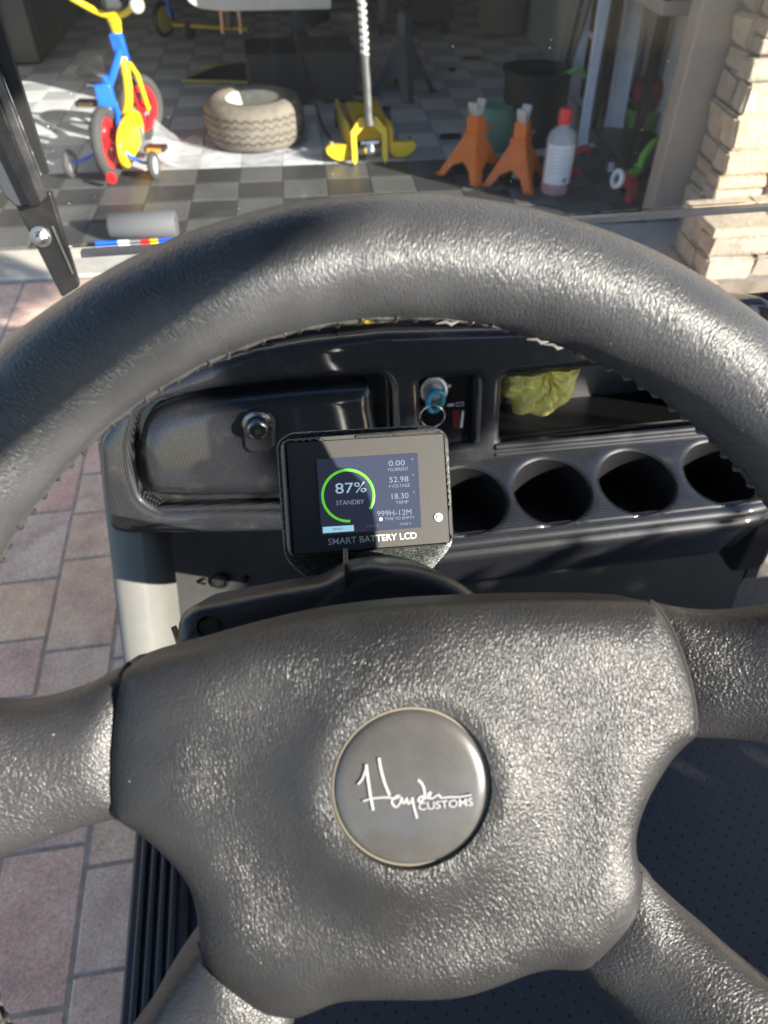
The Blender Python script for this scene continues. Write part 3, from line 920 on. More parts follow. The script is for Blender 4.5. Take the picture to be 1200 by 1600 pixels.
# faint etched oval safety mark on the pane
mb = MB(); c0 = WF.uv(135, 325)
for rr in (.0135, .0115):
    pts = [WF.at(c0[0]+rr*1.45*math.cos(a), c0[1]+rr*.72*math.sin(a), .0026) for a in np.linspace(0, 2*math.pi, 40, endpoint=False)]
    mb.tube(pts, .00012, 4, closed=True)
for dy, wd in ((.003, .009), (0, .012), (-.003, .008)):
    for k in range(7):
        x = c0[0]-wd+2*wd*k/6.2
        mb.bar(WF.at(x, c0[1]+dy-.0008, .0026), WF.at(x+.0012, c0[1]+dy+.0008, .0026), .0003, .0003, WF.n)
mb.build('glazing_mark', mat('teal_etch', (.06, .16, .17), .6), pane)
# left frame strut: seal, channel and bracket with bolt
def wpt(px, py, w=0.0):
    u = WF.uv(px, py, w); return u
mb = MB()
mb.prism([wpt(-80, 20), wpt(0, 75), wpt(40, 165), wpt(80, 268), wpt(64, 268), wpt(-40, 20)][0:0] or
         [wpt(-60, -60), wpt(-22, -60), wpt(79, 266), wpt(70, 270)], WF, .004, .012)
strut = mb.build('windshield_strut', mat('soft_black_seal', (.008, .008, .008), .7), cart)
mb = MB(); mb.prism([wpt(-120, -60), wpt(-72, -60), wpt(70, 312), wpt(54, 318)], WF, .004, .022)
mb.build('channel', mat('anodised_black', (.022, .022, .024), .24, .4, vary=.4, vscale=40), strut, bevel=.002)
mb = MB(); mb.prism([wpt(-102, -60), wpt(-58, -60), wpt(78, 300), wpt(66, 313)], WF, .010, .018)
mb.build('trim_strip', mat('dark_grey_trim', (.07, .07, .072), .3, .5, vary=.4, vscale=60), strut, bevel=.001)
mb = MB(); mb.prism([wpt(-175, -60), wpt(-118, -60), wpt(56, 318), wpt(28, 318), wpt(10, 300)], WF, -.006, .012)
mb.build('outer_rail', mat('grey_rail', (.06, .065, .075), .3, .3), strut, bevel=.002)
mb = MB(); mb.prism(round_poly([wpt(24, 315), wpt(80, 296), wpt(126, 446), wpt(98, 462)], .004), WF, -.004, .006)
br = mb.build('bracket', M_BLACKM, strut, bevel=.0015)
mb = MB(); mb.bar(WF.at(*wpt(84, 350), .007), WF.at(*wpt(116, 424), .007), .0015, .002, WF.n); mb.build('bracket_edge', M_STEEL, br)
u = wpt(66, 366)
mb = MB(); mb.lathe([(.0001, .016), (.0035, .0155), (.0045, .013), (.0045, .010), (.0052, .0095), (.0072, .0085), (.0072, .006), (.0095, .0055), (.0095, .0035)], WF.at(u[0], u[1], .004), WF.n, 6)
bo = mb.build('bolt', M_STEEL, br, angle=25)
mb = MB(); mb.lathe([(.0105, .0), (.0105, .0022), (.005, .0026)], WF.at(u[0], u[1], .006), WF.n, 24); mb.build('washer', M_STEEL, br)

# ---- dash fascia
DF = Frame((.291, .637, .798), (1, 0, 0), (0, .35, 1))
fo = [(840, 512), (600, 518), (480, 531), (400, 545), (330, 567), (250, 606), (185, 645), (158, 690), (163, 760), (174, 822), (186, 832), (300, 831), (440, 828), (600, 820), (690, 812)]
fo = [tuple(q) for q in DF.uvs(fo)]
fo = fo+[(-.12, -.005), (.245, -.005), (.262, .01), (.262, .15), (.245, .158), (.10, .156)]
glove_hole = round_poly(DF.uvs([(206, 690), (216, 646), (250, 622), (330, 606), (450, 592), (596, 582), (610, 600), (618, 790), (450, 797), (252, 795), (222, 776), (209, 735)]), .008)
key_hole = round_poly(DF.uvs([(654, 592), (744, 586), (741, 692), (660, 700)]), .006)
tray_hole = round_poly(DF.uvs([(784, 587), (905, 573), (1172, 545), (1182, 656), (778, 692)]), .008)
mb = sheet(fo, DF, domed(.006, .008), s=.009, skirt=.04, holes=(glove_hole, key_hole, tray_hole), rings=(.0015, .004, .008), hole_skirt=.03)
dash = mb.build('dashboard', M_CARB, cart, angle=60)
m_dark = mat('dark_tray_plastic', (.010, .010, .011), .45, bump=.2, bscale=800, bdist=.0004)
mb = MB(); mb.prism(glove_hole, DF.shift(-.030), -.004, 0); mb.build('glovebox_recess', M_CARB, dash)
mb = MB(); mb.prism(key_hole, DF.shift(-.012), -.003, 0); key_panel = mb.build('switch_panel', mat('gloss_black_panel', (.008, .008, .009), .2), dash)
# open tray: a five-sided box behind the opening
tr = tray_hole; lo, hi = tr.min(0), tr.max(0)
mb = MB()
for (a, b) in (((lo[0]-.01, lo[1]-.012), (hi[0]+.01, lo[1]+.002)), ((lo[0]-.01, hi[1]+.004), (hi[0]+.01, hi[1]+.012)), ((lo[0]-.018, lo[1]-.012), (lo[0]-.004, hi[1]+.012)), ((hi[0]+.004, lo[1]-.012), (hi[0]+.018, hi[1]+.012))):
    mb.prism([(a[0], a[1]), (b[0], a[1]), (b[0], b[1]), (a[0], b[1])], DF, -.15, -.02)
mb.prism([(lo[0]-.018, lo[1]-.012), (hi[0]+.018, lo[1]-.012), (hi[0]+.018, hi[1]+.012), (lo[0]-.018, hi[1]+.012)], DF, -.16, -.15)
mb.build('open_tray', m_dark, dash)
# raised lip along the tray's lower edge and the panel edges
for w0, yy in ((.0045, 694), (.003, 706)):
    a, b = DF.uv(772, yy+2), DF.uv(1190, yy-36)
    mb = MB(); mb.tube([DF.at(a[0], a[1], .005), DF.at(b[0], b[1], .005)], w0, 10); mb.build('lip_bead', M_CARB, dash)
# glovebox door
gd = smooth_closed(DF.uvs([(217, 694), (228, 656), (262, 634), (340, 618), (450, 606), (560, 598), (582, 604), (588, 640), (594, 768), (440, 775), (262, 778), (232, 762), (220, 725)]), 5)
mb = sheet(gd, DF.shift(-.014), domed(.022, .020), s=.006, skirt=.012, rings=(.001, .003, .006))
gdoor = mb.build('glovebox_door', M_CARB, dash, angle=80)
lp = round_poly(DF.uvs([(379, 652), (388, 640), (420, 640), (431, 655), (432, 698), (422, 708), (392, 709), (382, 700)], .01), .004)
mb = sheet(lp, DF.shift(.008), domed(.005, .004), s=.003, skirt=.006, rings=(.001, .002)); lockp = mb.build('lock_plate', M_BLACKP, gdoor, angle=80)
u = DF.uv(402, 662, .012)
mb = MB(); mb.lathe([(.0165, 0), (.016, .002), (.014, .003), (.0125, .0035), (.0118, .012), (.0105, .015), (.0095, .0155), (.009, .0145), (.0001, .0142)], DF.at(u[0], u[1], .0125), nrm(DF.n+np.array([0, 0, -.25])), 28)
mb.build('lock_cylinder', mat('dark_chrome', (.22, .22, .22), .25, 1.0), gdoor)
mb = MB(); mb.box(DF.at(u[0]+.0005, u[1]-.004, .0275), (.006, .004, .0015)); mb.build('key_slot', mat('slot_black', (.004, .004, .004), .7), gdoor)
mb = MB(); a, b = DF.uv(245, 796, .0), DF.uv(470, 790, 0); mb.tube([DF.at(a[0], a[1], -.001), DF.at(b[0], b[1], -.001)], .0045, 10); mb.build('lip_bead', M_CARB, dash)
# ignition switch and charge gauge on the small panel
KPF = DF.shift(-.0115)
u = KPF.uv(676, 608)
mb = MB(); mb.lathe([(.0165, -.001), (.0165, .006), (.0155, .008), (.0125, .0085), (.0115, .006), (.009, .006), (.0085, .0085), (.0001, .009)], KPF.at(u[0], u[1]), KPF.n, 32)
mb.build('ignition_switch', M_STEEL, dash)
for (px, py, w, h, m, nm) in ((702, 603, .0035, .0035, M_WHITEP, 'marker_dot'), (713, 655, .008, .021, mat('red_gauge', (.16, .01, .012), .3), 'gauge_window'), (722, 655, .0028, .020, M_WHITEP, 'gauge_scale')):
    u = KPF.uv(px, py)
    sh = .0012 if nm == 'gauge_scale' else 0
    mb = MB(); mb.prism(np.array([(-w/2-sh, -h/2), (w/2-sh, -h/2), (w/2+sh, h/2), (-w/2+sh, h/2)])+u, KPF, 0, .0008); mb.build(nm, m, key_panel)
u = KPF.uv(711, 632)
mb = MB()
mb.prism(np.array([(-.009, -.0015), (-.001, -.0015), (-.001, .0015), (-.009, .0015)])+u, KPF, 0, .0008)
for q in ([(.001, -.0022), (.010, -.0022), (.010, -.0014), (.001, -.0014)], [(.001, .0014), (.010, .0014), (.010, .0022), (.001, .0022)], [(.001, -.0022), (.0018, -.0022), (.0018, .0022), (.001, .0022)], [(.0092, -.0022), (.010, -.0022), (.010, .0022), (.0092, .0022)]):
    mb.prism(np.array(q)+u, KPF, 0, .0008)
mb.build('battery_icon', M_GREYP, key_panel)

# ---- cup tray
al = R_(15)
CF = Frame((0, .583, .783), (1, 0, 0), (0, math.cos(al), math.sin(al)))
cups = [.187, .285, .386, .490]
so_ = round_poly([(.10, -.046), (.535, -.046), (.550, -.03), (.552, .060), (.10, .060)], [.002, .015, .012, .002, .002])
mb = sheet(so_, CF, domed(.003, .005), s=.008, skirt=.02, holes=[circle2(.0445, 56, c, 0) for c in cups], rings=(.0015, .004), hole_skirt=.012)
tray = mb.build('cup_tray', M_CARB, cart, angle=60)
for c in cups:
    mb = MB(); mb.lathe([(.0462, -.004), (.0455, -.0005), (.044, -.0015), (.0428, -.010), (.041, -.075), (.0001, -.0755)], CF.at(c, 0, .003), CF.n, 48)
    mb.build('cup_well', m_dark, tray)
mb = MB()
prof = [(.545, .7725), (.536, .7715), (.5315, .769), (.529, .764), (.5305, .7595), (.5335, .757), (.5300, .7545), (.5275, .750), (.5285, .745), (.532, .739), (.553, .682), (.562, .664), (.575, .657), (.62, .655)]
xs = [.10, .30, .50, .528, .543, .550]
for i, x in enumerate(xs):
    dy = (0, 0, 0, .003, .012, .035)[i]
    mb.v += [(x, y+dy, z) for y, z in prof]
n = len(prof)
for i in range(len(xs)-1):
    for k in range(n-1): mb.f.append((i*n+k, (i+1)*n+k, (i+1)*n+k+1, i*n+k+1))
mb.build('tray_front', M_CARB, cart, angle=70)
mb = MB(); mb.box((.585, .62, .70), (.05, .09, .20)); mb.build('dash_bracket', M_BLACKP, cart, bevel=.01)

# ---- steering column
W = Frame((.026, .103, 1.135), (.998, -.070, 0), (.049, .705, .708))
ax0 = W.o
mb = MB(); mb.tube([W.at(0, 0, -.10), W.at(0, 0, -1.02)], .036, 24); mb.build('steering_column', M_BLACKM, cart)
mb = MB(); mb.lathe([(.020, -.02), (.030, -.03), (.036, -.05), (.043, -.066), (.046, -.075), (.046, -.088), (.040, -.10)], W.o, W.n, 40)
mb.build('hub_adapter', mat('brushed_collar', (.30, .30, .30), .35, .9, vary=.2, vscale=90), cart)
mb = MB(); mb.lathe([(.044, -.098), (.052, -.097), (.0575, -.100), (.060, -.106), (.0605, -.20), (.05, -.23), (.036, -.235)], W.o, W.n, 64)
cover = mb.build('column_cover', M_BLACKP, cart)
SF = W.shift(-.108)
arm = round_poly(SF.uvs([(277, 1020), (281, 962), (305, 943), (440, 917), (510, 905), (538, 884), (575, 875), (640, 885), (668, 930), (680, 1010)]), [.002, .012, .012, .01, .01, .008, .012, .012, .01, .002])
mb = sheet(arm, SF, domed(.010, .007), s=.005, skirt=.045, rings=(.0007, .0018, .0035))
stalk = mb.build('stalk_housing', M_BLACKP, cart, angle=75)
u = SF.uv(325, 979, .010)
mb = MB(); mb.lathe([(.0052, .0095), (.0050, .0112), (.0044, .0112), (.0042, .0055), (.0001, .005)], SF.at(u[0], u[1], 0), SF.n, 28); mb.build('screw_well', mat('well_black', (.0024, .0024, .0024), .4), stalk)
sc = MB(); sc.lathe([(.0034, .0056), (.0030, .0072), (.0001, .0078)], SF.at(u[0], u[1], 0), SF.n, 20); sc = sc.build('screw', mat('black_screw', (.16, .15, .13), .4, .7), stalk)
mb = MB()
for a in (.5, .5+math.pi/2):
    d = np.array([math.cos(a), math.sin(a)])*.0019
    mb.bar(SF.at(u[0]-d[0], u[1]-d[1], .0079), SF.at(u[0]+d[0], u[1]+d[1], .0079), .0007, .0006, SF.n)
mb.build('cross_slot', mat('slot_black', (.004, .004, .004), .7), stalk)
a, b = SF.uv(540, 886, .010), SF.uv(541, 945, .010)
mb = MB(); mb.bar(SF.at(a[0], a[1], .0095), SF.at(b[0], b[1], .0095), .0011, .0024, SF.n); mb.build('shell_seam', mat('slot_black', (.004, .004, .004), .7), stalk)
a, b = SF.uv(540, 870, .012), SF.uv(541, 896, .014)
mb = MB(); mb.bar(SF.at(a[0], a[1], .004), SF.at(b[0], b[1], .012), .0020, .010, SF.n); mb.build('shell_tab', M_BLACKP, stalk, bevel=.0006)
a = SF.uv(277, 1003)
mb = MB(); mb.box(SF.at(a[0], a[1], -.004), (.0025, .008, .012), Matrix.Rotation(.4, 3, 'Z')); mb.build('shell_clip', mat('bronze_clip', (.12, .08, .05), .4, .8), stalk)

# ---- steering wheel
RR, TR = .160, .0182
mb = MB(); NU, NV = 300, 40
for i in range(NU):
    a = 2*math.pi*i/NU
    rad = W.e1*math.cos(a)+W.e2*math.sin(a)
    for k in range(NV):
        t = 2*math.pi*k/NV
        p = W.o+rad*RR
        q = rad*math.cos(t)+W.n*math.sin(t)
        r = TR+.00035*noise.noise(Vector(p*60)+Vector(q)*2.0)+.00012*math.sin(a*47+2*math.sin(t))*max(0, -math.cos(t))
        mb.v.append(tuple(p+q*r))
for i in range(NU):
    for k in range(NV):
        mb.f.append((i*NV+k, ((i+1) % NU)*NV+k, ((i+1) % NU)*NV+(k+1) % NV, i*NV+(k+1) % NV))
wheel = mb.build('steering_wheel', M_RIM, cart, angle=180)
uvl = wheel.data.uv_layers.new(name='UVMap')
for poly in wheel.data.polygons:
    ii = [v // NV for v in poly.vertices]; kk = [v % NV for v in poly.vertices]
    for li, i_, k_ in zip(poly.loop_indices, ii, kk):
        if max(ii)-min(ii) > 1 and i_ == 0: i_ = NU
        if max(kk)-min(kk) > 1 and k_ == 0: k_ = NV
        uvl.data[li].uv = (i_/NU*2*math.pi*RR, k_/NV*2*math.pi*TR)
wheel['label'] = 'four-spoke steering wheel wrapped in worn black leather'
# lacing along the inner edge of the cover
mb = MB(); NS = 150
for i in range(NS):
    a = 2*math.pi*(i+rng.uniform(-.12, .12))/NS
    rad = W.e1*math.cos(a)+W.e2*math.sin(a); tan = -W.e1*math.sin(a)+W.e2*math.cos(a)
    t = math.pi+.38+rng.uniform(-.10, .06)
    q = rad*math.cos(t)+W.n*math.sin(t)
    p0 = W.o+rad*RR+q*(TR-.0001)
    along = -rad*math.sin(t)+W.n*math.cos(t)
    hgt = rng.uniform(.0004, .0010)
    mb.tube([p0-along*.0035-tan*.0008, p0-along*.0015+q*hgt, p0+along*.0015+q*hgt, p0+along*.0035+tan*.0012], [.0003, .0009, .0009, .0003], 5)
for s_ in (-1, 1):
    pts = []
    for i in range(NU):
        a = 2*math.pi*i/NU; rad = W.e1*math.cos(a)+W.e2*math.sin(a); t = math.pi+.38+s_*.20
        pts.append(W.o+rad*RR+(rad*math.cos(t)+W.n*math.sin(t))*(TR-.0001+.0003*math.sin(i*1.7)))
    mb.tube(pts, .0007, 5, closed=True)
lac = tag(mb.build('lacing', mat('black_lacing', (.045, .044, .042), .45, bump=.3, bscale=900), wheel), kind='stuff')
# torn scraps of the cover on the inner edge
for px, ang, L_ in ((740, 0, 0), (882, 0, 0), (912, 0, 0)):
    a = math.atan2(1216-(500 if px < 800 else 545), px-645)
    rad = W.e1*math.cos(a)+W.e2*math.sin(a); tan = -W.e1*math.sin(a)+W.e2*math.cos(a); t = math.pi+.12
    q = rad*math.cos(t)+W.n*math.sin(t); p0 = W.o+rad*RR+q*(TR+.0004)
    mb = MB(); mb.tube([p0-tan*.004, p0-tan*.002+q*.0012+tan*.0004, p0+q*.0006, p0+tan*.003+q*.0014], [.0002, .0007, .0006, .0002], 6)
    mb.build('frayed_scrap', mat('frayed_pale_vinyl', (.13, .125, .115), .6), wheel)

pad_px = [(206, 1037), (300, 1009), (400, 981), (500, 959), (600, 946), (700, 939), (850, 934), (960, 936), (1012, 941), (1026, 953), (1047, 988), (1067, 1042), (1079, 1092), (1083, 1130), (1079, 1150), (1064, 1163), (1040, 1187), (1010, 1233), (993, 1273), (987, 1307), (991, 1336), (997, 1362), (996, 1393), (981, 1433), (953, 1467), (922, 1496), (900, 1506), (853, 1503), (815, 1511), (773, 1527), (720, 1543), (667, 1548), (600, 1548), (533, 1551), (493, 1567), (466, 1578), (440, 1578), (412, 1572), (375, 1548), (347, 1525), (326, 1499), (315, 1470), (312, 1445), (309, 1412), (300, 1380), (281, 1351), (253, 1323), (225, 1300), (201, 1286), (186, 1276), (178, 1258), (174, 1220), (174, 1178), (177, 1131), (183, 1094), (192, 1058)]
PF = W.shift(.002)
pad_o = smooth_closed(PF.uvs(pad_px), 3)
bc = PF.uv(641, 1224, .012)
BR = .0222
ext = np.concatenate([circle2(r, 110, *bc) for r in (BR-.0006, BR+.0006, BR+.0010, BR+.0028, BR+.0045, BR+.0065)]+[circle2(r, 60, *bc) for r in (.012, .018)])
def pad_h(p, d):
    t = np.clip(d/.016, 0, 1)
    h = .0105*(1-(1-t)**2.2)**(1/2.2)
    rr = np.linalg.norm(p-bc, axis=1)
    h = h+.0055*np.clip(1-(rr/.085)**2, 0, 1)
    # a shallow saddle between hub and the four arms
    h = h-.0022*np.exp(-((rr-.047)/.014)**2)
    h = h+.0012*np.exp(-((rr-(BR+.006))/.006)**2)
    h = np.where(rr < BR+.0002, h-.0042, h)
    nz = np.array([noise.noise(Vector((q[0]*38, q[1]*38, 1.7))) for q in p])
    return h+.0007*nz*t
mb = sheet(pad_o, PF, pad_h, s=.0034, skirt=.020, rings=(.0005, .0013, .0026, .0045), extra=ext)
pad = mb.build('hub_pad', M_PAD, wheel, angle=60)
# spokes
def spoke(pts, depth):
    SPF = W.shift(-depth)
    o_ = smooth_closed(SPF.uvs(pts), 4)
    def sp_h(p, d):
        t = np.clip(d/.019, 0, 1); rr = np.linalg.norm(p, axis=1)
        k = np.clip((rr-.085)/.06, 0, 1); k = k*k*(3-2*k)
        return .0125*(1-(1-t)**2)**.5+k*(.010+(depth-.0035))*.9
    m_ = sheet(o_, SPF, sp_h, s=.005, skirt=.012, rings=(.0006, .0018, .004))
    s_ = m_.build('spoke', M_SPOKE, wheel, angle=75)
    return s_
spoke([(225, 1045), (172, 1052), (128, 1076), (60, 1095), (0, 1097), (-60, 1082), (-120, 1035), (-175, 985), (-200, 1200), (-190, 1400), (-150, 1470), (-110, 1425), (-60, 1375), (0, 1337), (60, 1310), (120, 1291), (180, 1277), (225, 1265)], 0.0035)
spoke([(1000, 950), (1030, 943), (1065, 950), (1120, 953), (1200, 936), (1290, 895), (1370, 840), (1450, 900), (1480, 1100), (1450, 1320), (1390, 1290), (1310, 1205), (1250, 1168), (1190, 1151), (1130, 1146), (1075, 1149), (1040, 1140), (1000, 1050)], 0.0165)
spoke([(975, 1350), (1003, 1352), (1028, 1384), (1070, 1423), (1100, 1446), (1136, 1475), (1200, 1520), (1290, 1560), (1390, 1575), (1400, 1660), (1290, 1800), (1180, 1880), (1110, 1800), (1045, 1680), (992, 1602), (958, 1563), (934, 1540), (905, 1512), (900, 1470)], 0.016)
spoke([(330, 1455), (309, 1466), (281, 1502), (253, 1544), (220, 1596), (150, 1670), (60, 1720), (90, 1790), (190, 1880), (300, 1940), (370, 1900), (405, 1780), (425, 1700), (442, 1640), (462, 1584), (450, 1545), (390, 1480)], 0.005)
# dark tubes painting in the shade of the gaps where pad meets spokes
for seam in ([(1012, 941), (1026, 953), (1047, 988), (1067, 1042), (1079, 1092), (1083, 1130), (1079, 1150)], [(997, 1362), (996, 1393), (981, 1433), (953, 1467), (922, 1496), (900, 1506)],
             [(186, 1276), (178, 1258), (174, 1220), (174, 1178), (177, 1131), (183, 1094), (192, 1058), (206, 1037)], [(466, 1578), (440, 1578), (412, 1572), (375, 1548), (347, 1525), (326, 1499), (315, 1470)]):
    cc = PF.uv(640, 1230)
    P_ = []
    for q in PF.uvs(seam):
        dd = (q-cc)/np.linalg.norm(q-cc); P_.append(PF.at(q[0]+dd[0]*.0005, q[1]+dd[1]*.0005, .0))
    mb = MB(); mb.tube(smooth_open(P_, 5), .0010, 6); mb.build('seam_shade', mat('seam_shade_black', (.006, .006, .006), .7), wheel)
# badge
BF = Frame(PF.at(bc[0], bc[1], .0130), W.e1, W.e2)
mb = MB(); mb.lathe([(BR, -.004), (BR, .0008), (BR-.0006, .0018), (BR-.0018, .0025), (BR-.0040, .0029), (.012, .0033), (.0001, .0035)], BF.o, BF.n, 96)
badge = mb.build('badge', M_BADGE, wheel, angle=80)
mb = MB(); mb.tube([BF.at((BR-.0002)*math.cos(a), (BR-.0002)*math.sin(a), .0012) for a in np.linspace(0, 2*math.pi, 96, endpoint=False)], .00045, 6, closed=True)
mb.build('badge_rim', mat('worn_badge_rim', (.34, .30, .23), .4, .6), wheel)
def stroke(mb, fr, pts, r, w=.0, flat=.35, n_per=5):
    """a pen stroke lying on a frame"""
    P = smooth_open([fr.at(p[0], p[1], w) for p in pts], n_per)
    mb.tube(P, r, 6, up=fr.n)
def bz(x, y):      # position on the badge read from an enlarged view
    px, py = 500+x/4.0, 1080+y/4.0
    return BF.uv(px, py, .0034)
m_ink = mat('silver_ink', (.36, .36, .355), .5)
mb = MB()
S1 = .00045
for pts, r in (([(236, 580), (262, 548), (280, 500), (290, 456)], .00042), ([(286, 456), (296, 540), (312, 650), (330, 742)], .00052),
               ([(366, 415), (376, 480), (400, 570), (432, 650)], .00052), ([(268, 684), (330, 668), (410, 662), (470, 668), (500, 652)], .00042),
               ([(500, 650), (470, 655), (446, 690), (470, 722), (496, 700), (508, 660), (512, 690), (530, 700)], .00042),
               ([(530, 696), (538, 668), (550, 700), (568, 690), (574, 662), (584, 720), (604, 794)], .00045),
               ([(610, 552), (636, 580), (650, 625), (648, 664), (626, 690), (612, 676), (630, 655), (655, 668)], .00052),
               ([(655, 668), (680, 655), (690, 632), (676, 636), (672, 662), (700, 668), (722, 652), (740, 648), (756, 664), (800, 660), (870, 658), (945, 646)], .00042)):
    stroke(mb, BF, [bz(*p) for p in pts], r*.85, .0034)
mb.build('badge_signature', m_ink, wheel)

def text(name, s, fr, p_left, p_right, height, m, parent, w=.0003, thick=.0002, bold=0.0, space=1.0):
    """lettering fitted between two points of a frame"""
    cu = bpy.data.curves.new(name, 'FONT'); cu.body = s; cu.size = 1.0; cu.extrude = 0.0; cu.offset = bold
    cu.space_character = space; cu.resolution_u = 4
    ob = bpy.data.objects.new(name+'_tmp', cu)
    me = bpy.data.meshes.new_from_object(ob)
    bpy.data.objects.remove(ob)
    n = len(me.vertices); co = np.zeros(n*3); me.vertices.foreach_get('co', co); co = co.reshape(-1, 3)
    mn, mx = co.min(0), co.max(0)
    p0, p1 = np.asarray(p_left), np.asarray(p_right)
    d = p1-p0; L_ = np.linalg.norm(d); e = d/L_; g = np.array([-e[1], e[0]])
    cap = .69
    out = []
    for c in co:
        q = p0+e*((c[0]-mn[0])/(mx[0]-mn[0])*L_)+g*(c[1]/cap*height)
        out.append(fr.at(q[0], q[1], w))
    me2 = bpy.data.meshes.new(name)
    me2.from_pydata([tuple(p) for p in out], [], [tuple(p.vertices) for p in me.polygons]); me2.update()
    return link(name, me2, m, parent)
text('badge_lettering', 'CUSTOMS', BF, bz(616, 742), bz(956, 712), .0021, m_ink, wheel, .0037, bold=.01)

# ================================================================== BATTERY MONITOR
ca = R_(46)
MFo = CAM+ray(575, 770)*.40
MF = Frame(MFo, (1, 0, 0), (0, math.sin(ca), math.cos(ca)))
mon = thing('battery_monitor', MFo, 'small black battery monitor reading 87% standing on the steering column', 'battery monitor')
def mz(x, y, w=0.0):       # read from an enlarged view of the monitor
    return MF.uv(420+x/3.75, 640+y/3.75, w)
plate = round_poly([mz(x, y) for x, y in ((35, 165), (120, 103), (985, 58), (1090, 110), (1127, 800), (930, 1015), (640, 1120), (330, 1060), (190, 975), (85, 880))], [.006, .006, .006, .008, .008, .003, .004, .004, .004, .008])
mb = sheet(plate, MF.shift(-.019), domed(.0012, .0012), s=.006, skirt=.009, rings=(.0004, .0012))
mb.build('mount_plate', M_GLIT, mon, angle=60)
mb = MB(); a_ = mz(640, 1040)
mb.prism(round_poly([mz(500, 880), mz(800, 870), mz(840, 1120), mz(480, 1140)], .004), MF, -.055, -.021)
mb.build('mount_foot', M_GLIT, mon, bevel=.003)
case = [mz(*p) for p in ((64, 172), (1035, 98), (1090, 790), (110, 866))]
panel = [mz(*p) for p in ((103, 196), (1024, 140), (1062, 776), (147, 850))]
mb = sheet(round_poly(case, .0062), MF.shift(-.0036), domed(.0046, .0036, 1.4), s=.004, skirt=.015, holes=(round_poly(panel, .0012),), rings=(.0006, .0016), hole_skirt=.003)
mb.build('bezel', M_BEZEL, mon, angle=35)
screen_q = [mz(*p) for p in ((280, 290), (873, 252), (896, 690), (310, 736))]
mb = MB(); mb.prism(round_poly(panel, .0012), MF, -.008, -.0016)
face = mb.build('front_panel', M_SATIN, mon)
mb = MB(); mb.prism(round_poly(screen_q, .0004), MF, -.0016, -.0011)
m_lcd, nt, b = nodes('lcd_surface')
b.inputs['Base Color'].default_value = (.030, .036, .062, 1); b.inputs['Roughness'].default_value = .25; b.inputs['Specular IOR Level'].default_value = .5
b.inputs['Coat Weight'].default_value = .3; b.inputs['Coat Roughness'].default_value = .02
b.inputs['Emission Color'].default_value = (.10, .12, .2, 1); b.inputs['Emission Strength'].default_value = .06
screen = mb.build('screen', m_lcd, mon)
def glow(name, c, s): return mat(name, c, .4, emit=c, emit_strength=s)
m_cy = glow('screen_cyan_text', (.34, .48, .58), .28)
m_dimt = glow('screen_dim_text', (.13, .17, .23), .10)
m_green = glow('screen_green', (.10, .52, .035), .30)
m_btn = glow('screen_button', (.28, .52, .64), .32)
SW = -.0009
mb = MB(); cen = mz(466, 503); rad_px = 150/3.75*.40/F_PX
arc = []
for a in np.linspace(R_(-38), R_(268), 60):
    arc.append(MF.at(cen[0]+rad_px*math.cos(a), cen[1]+rad_px*math.sin(a), -.0010))
mb.tube(arc, .00070, 8, up=MF.n, flat=1.0)
for i, v in enumerate(mb.v):     # flatten on the glass
    q = np.array(v)-MF.o; w = q @ MF.n
    mb.v[i] = tuple(np.array(v)-MF.n*(w+.0010)*.75)
mb.build('charge_ring', m_green, screen)
def st(s, x0, y0, x1, y1, h, m, nm='screen_lettering', bold=0.0):
    return text(nm, s, MF, mz(x0, y0), mz(x1, y1), h/3.75*.40/F_PX, m, screen, SW, bold=bold)
st('87%', 392, 492, 573, 482, 60, m_cy)
st('STANDBY', 396, 560, 560, 551, 26, glow('screen_mid_text', (.26, .33, .40), .22))
st('0.00', 704, 330, 799, 325, 32, m_dimt)
st('CURRENT', 712, 360, 820, 354, 19, m_dimt)
st('52.98', 708, 427, 820, 420, 32, m_dimt)
st('VOLTAGE', 718, 457, 828, 450, 19, m_dimt)
st('18.30', 722, 524, 821, 518, 32, m_dimt)
st('TEMP', 745, 553, 820, 549, 18, m_dimt)
st('999H-12M', 636, 626, 838, 614, 32, m_dimt)
st('TIME TO EMPTY', 680, 650, 856, 640, 18, m_dimt)
st('A', 835, 296, 850, 295, 14, m_dimt); st('V', 840, 390, 855, 389, 14, m_dimt); st('C', 846, 490, 860, 489, 14, m_dimt)
st('PAGE 2', 576, 690, 642, 686, 14, m_dimt); st('PAGE 3', 770, 678, 835, 673, 14, m_dimt)
mb = MB(); mb.prism([mz(*p) for p in ((316, 688), (498, 676), (500, 711), (318, 724))], MF, -.0011, -.00095); mb.build('page_button', m_btn, screen)
text('button_lettering', 'PAGE 1', MF, mz(378, 707), mz(442, 702), .0011, mat('button_ink', (.04, .10, .16), .5), screen, -.0008)
for x, y in ((702, 350), (708, 448)):
    mb = MB(); mb.prism([mz(x, y+8), mz(x-4, y-2), mz(x+1, y-3), mz(x, y-12), mz(x+5, y)], MF, -.0011, -.0009); mb.build('bolt_icon', m_dimt, screen)
u = mz(658, 642); mb = MB(); mb.prism(circle2(.0010, 20, *u), MF, -.0011, -.0009); mb.build('clock_icon', m_cy, screen)
text('case_lettering', 'SMART BATTERY LCD', MF, mz(350, 793), mz(869, 754), .0034, M_WHITEP, mon, -.0013, bold=.008)
u = mz(997, 630); mb = MB(); mb.lathe([(.0024, -.0016), (.0023, -.0010), (.0001, -.0008)], MF.at(u[0], u[1], 0), MF.n, 28)
mb.build('power_button', mat('pale_button', (.70, .70, .66), .45), mon)
mb = MB(); mb.tube([MF.at(u[0]+.0011*math.cos(a), u[1]+.0011*math.sin(a), -.0007) for a in np.linspace(R_(120), R_(420), 20)], .00022, 5)
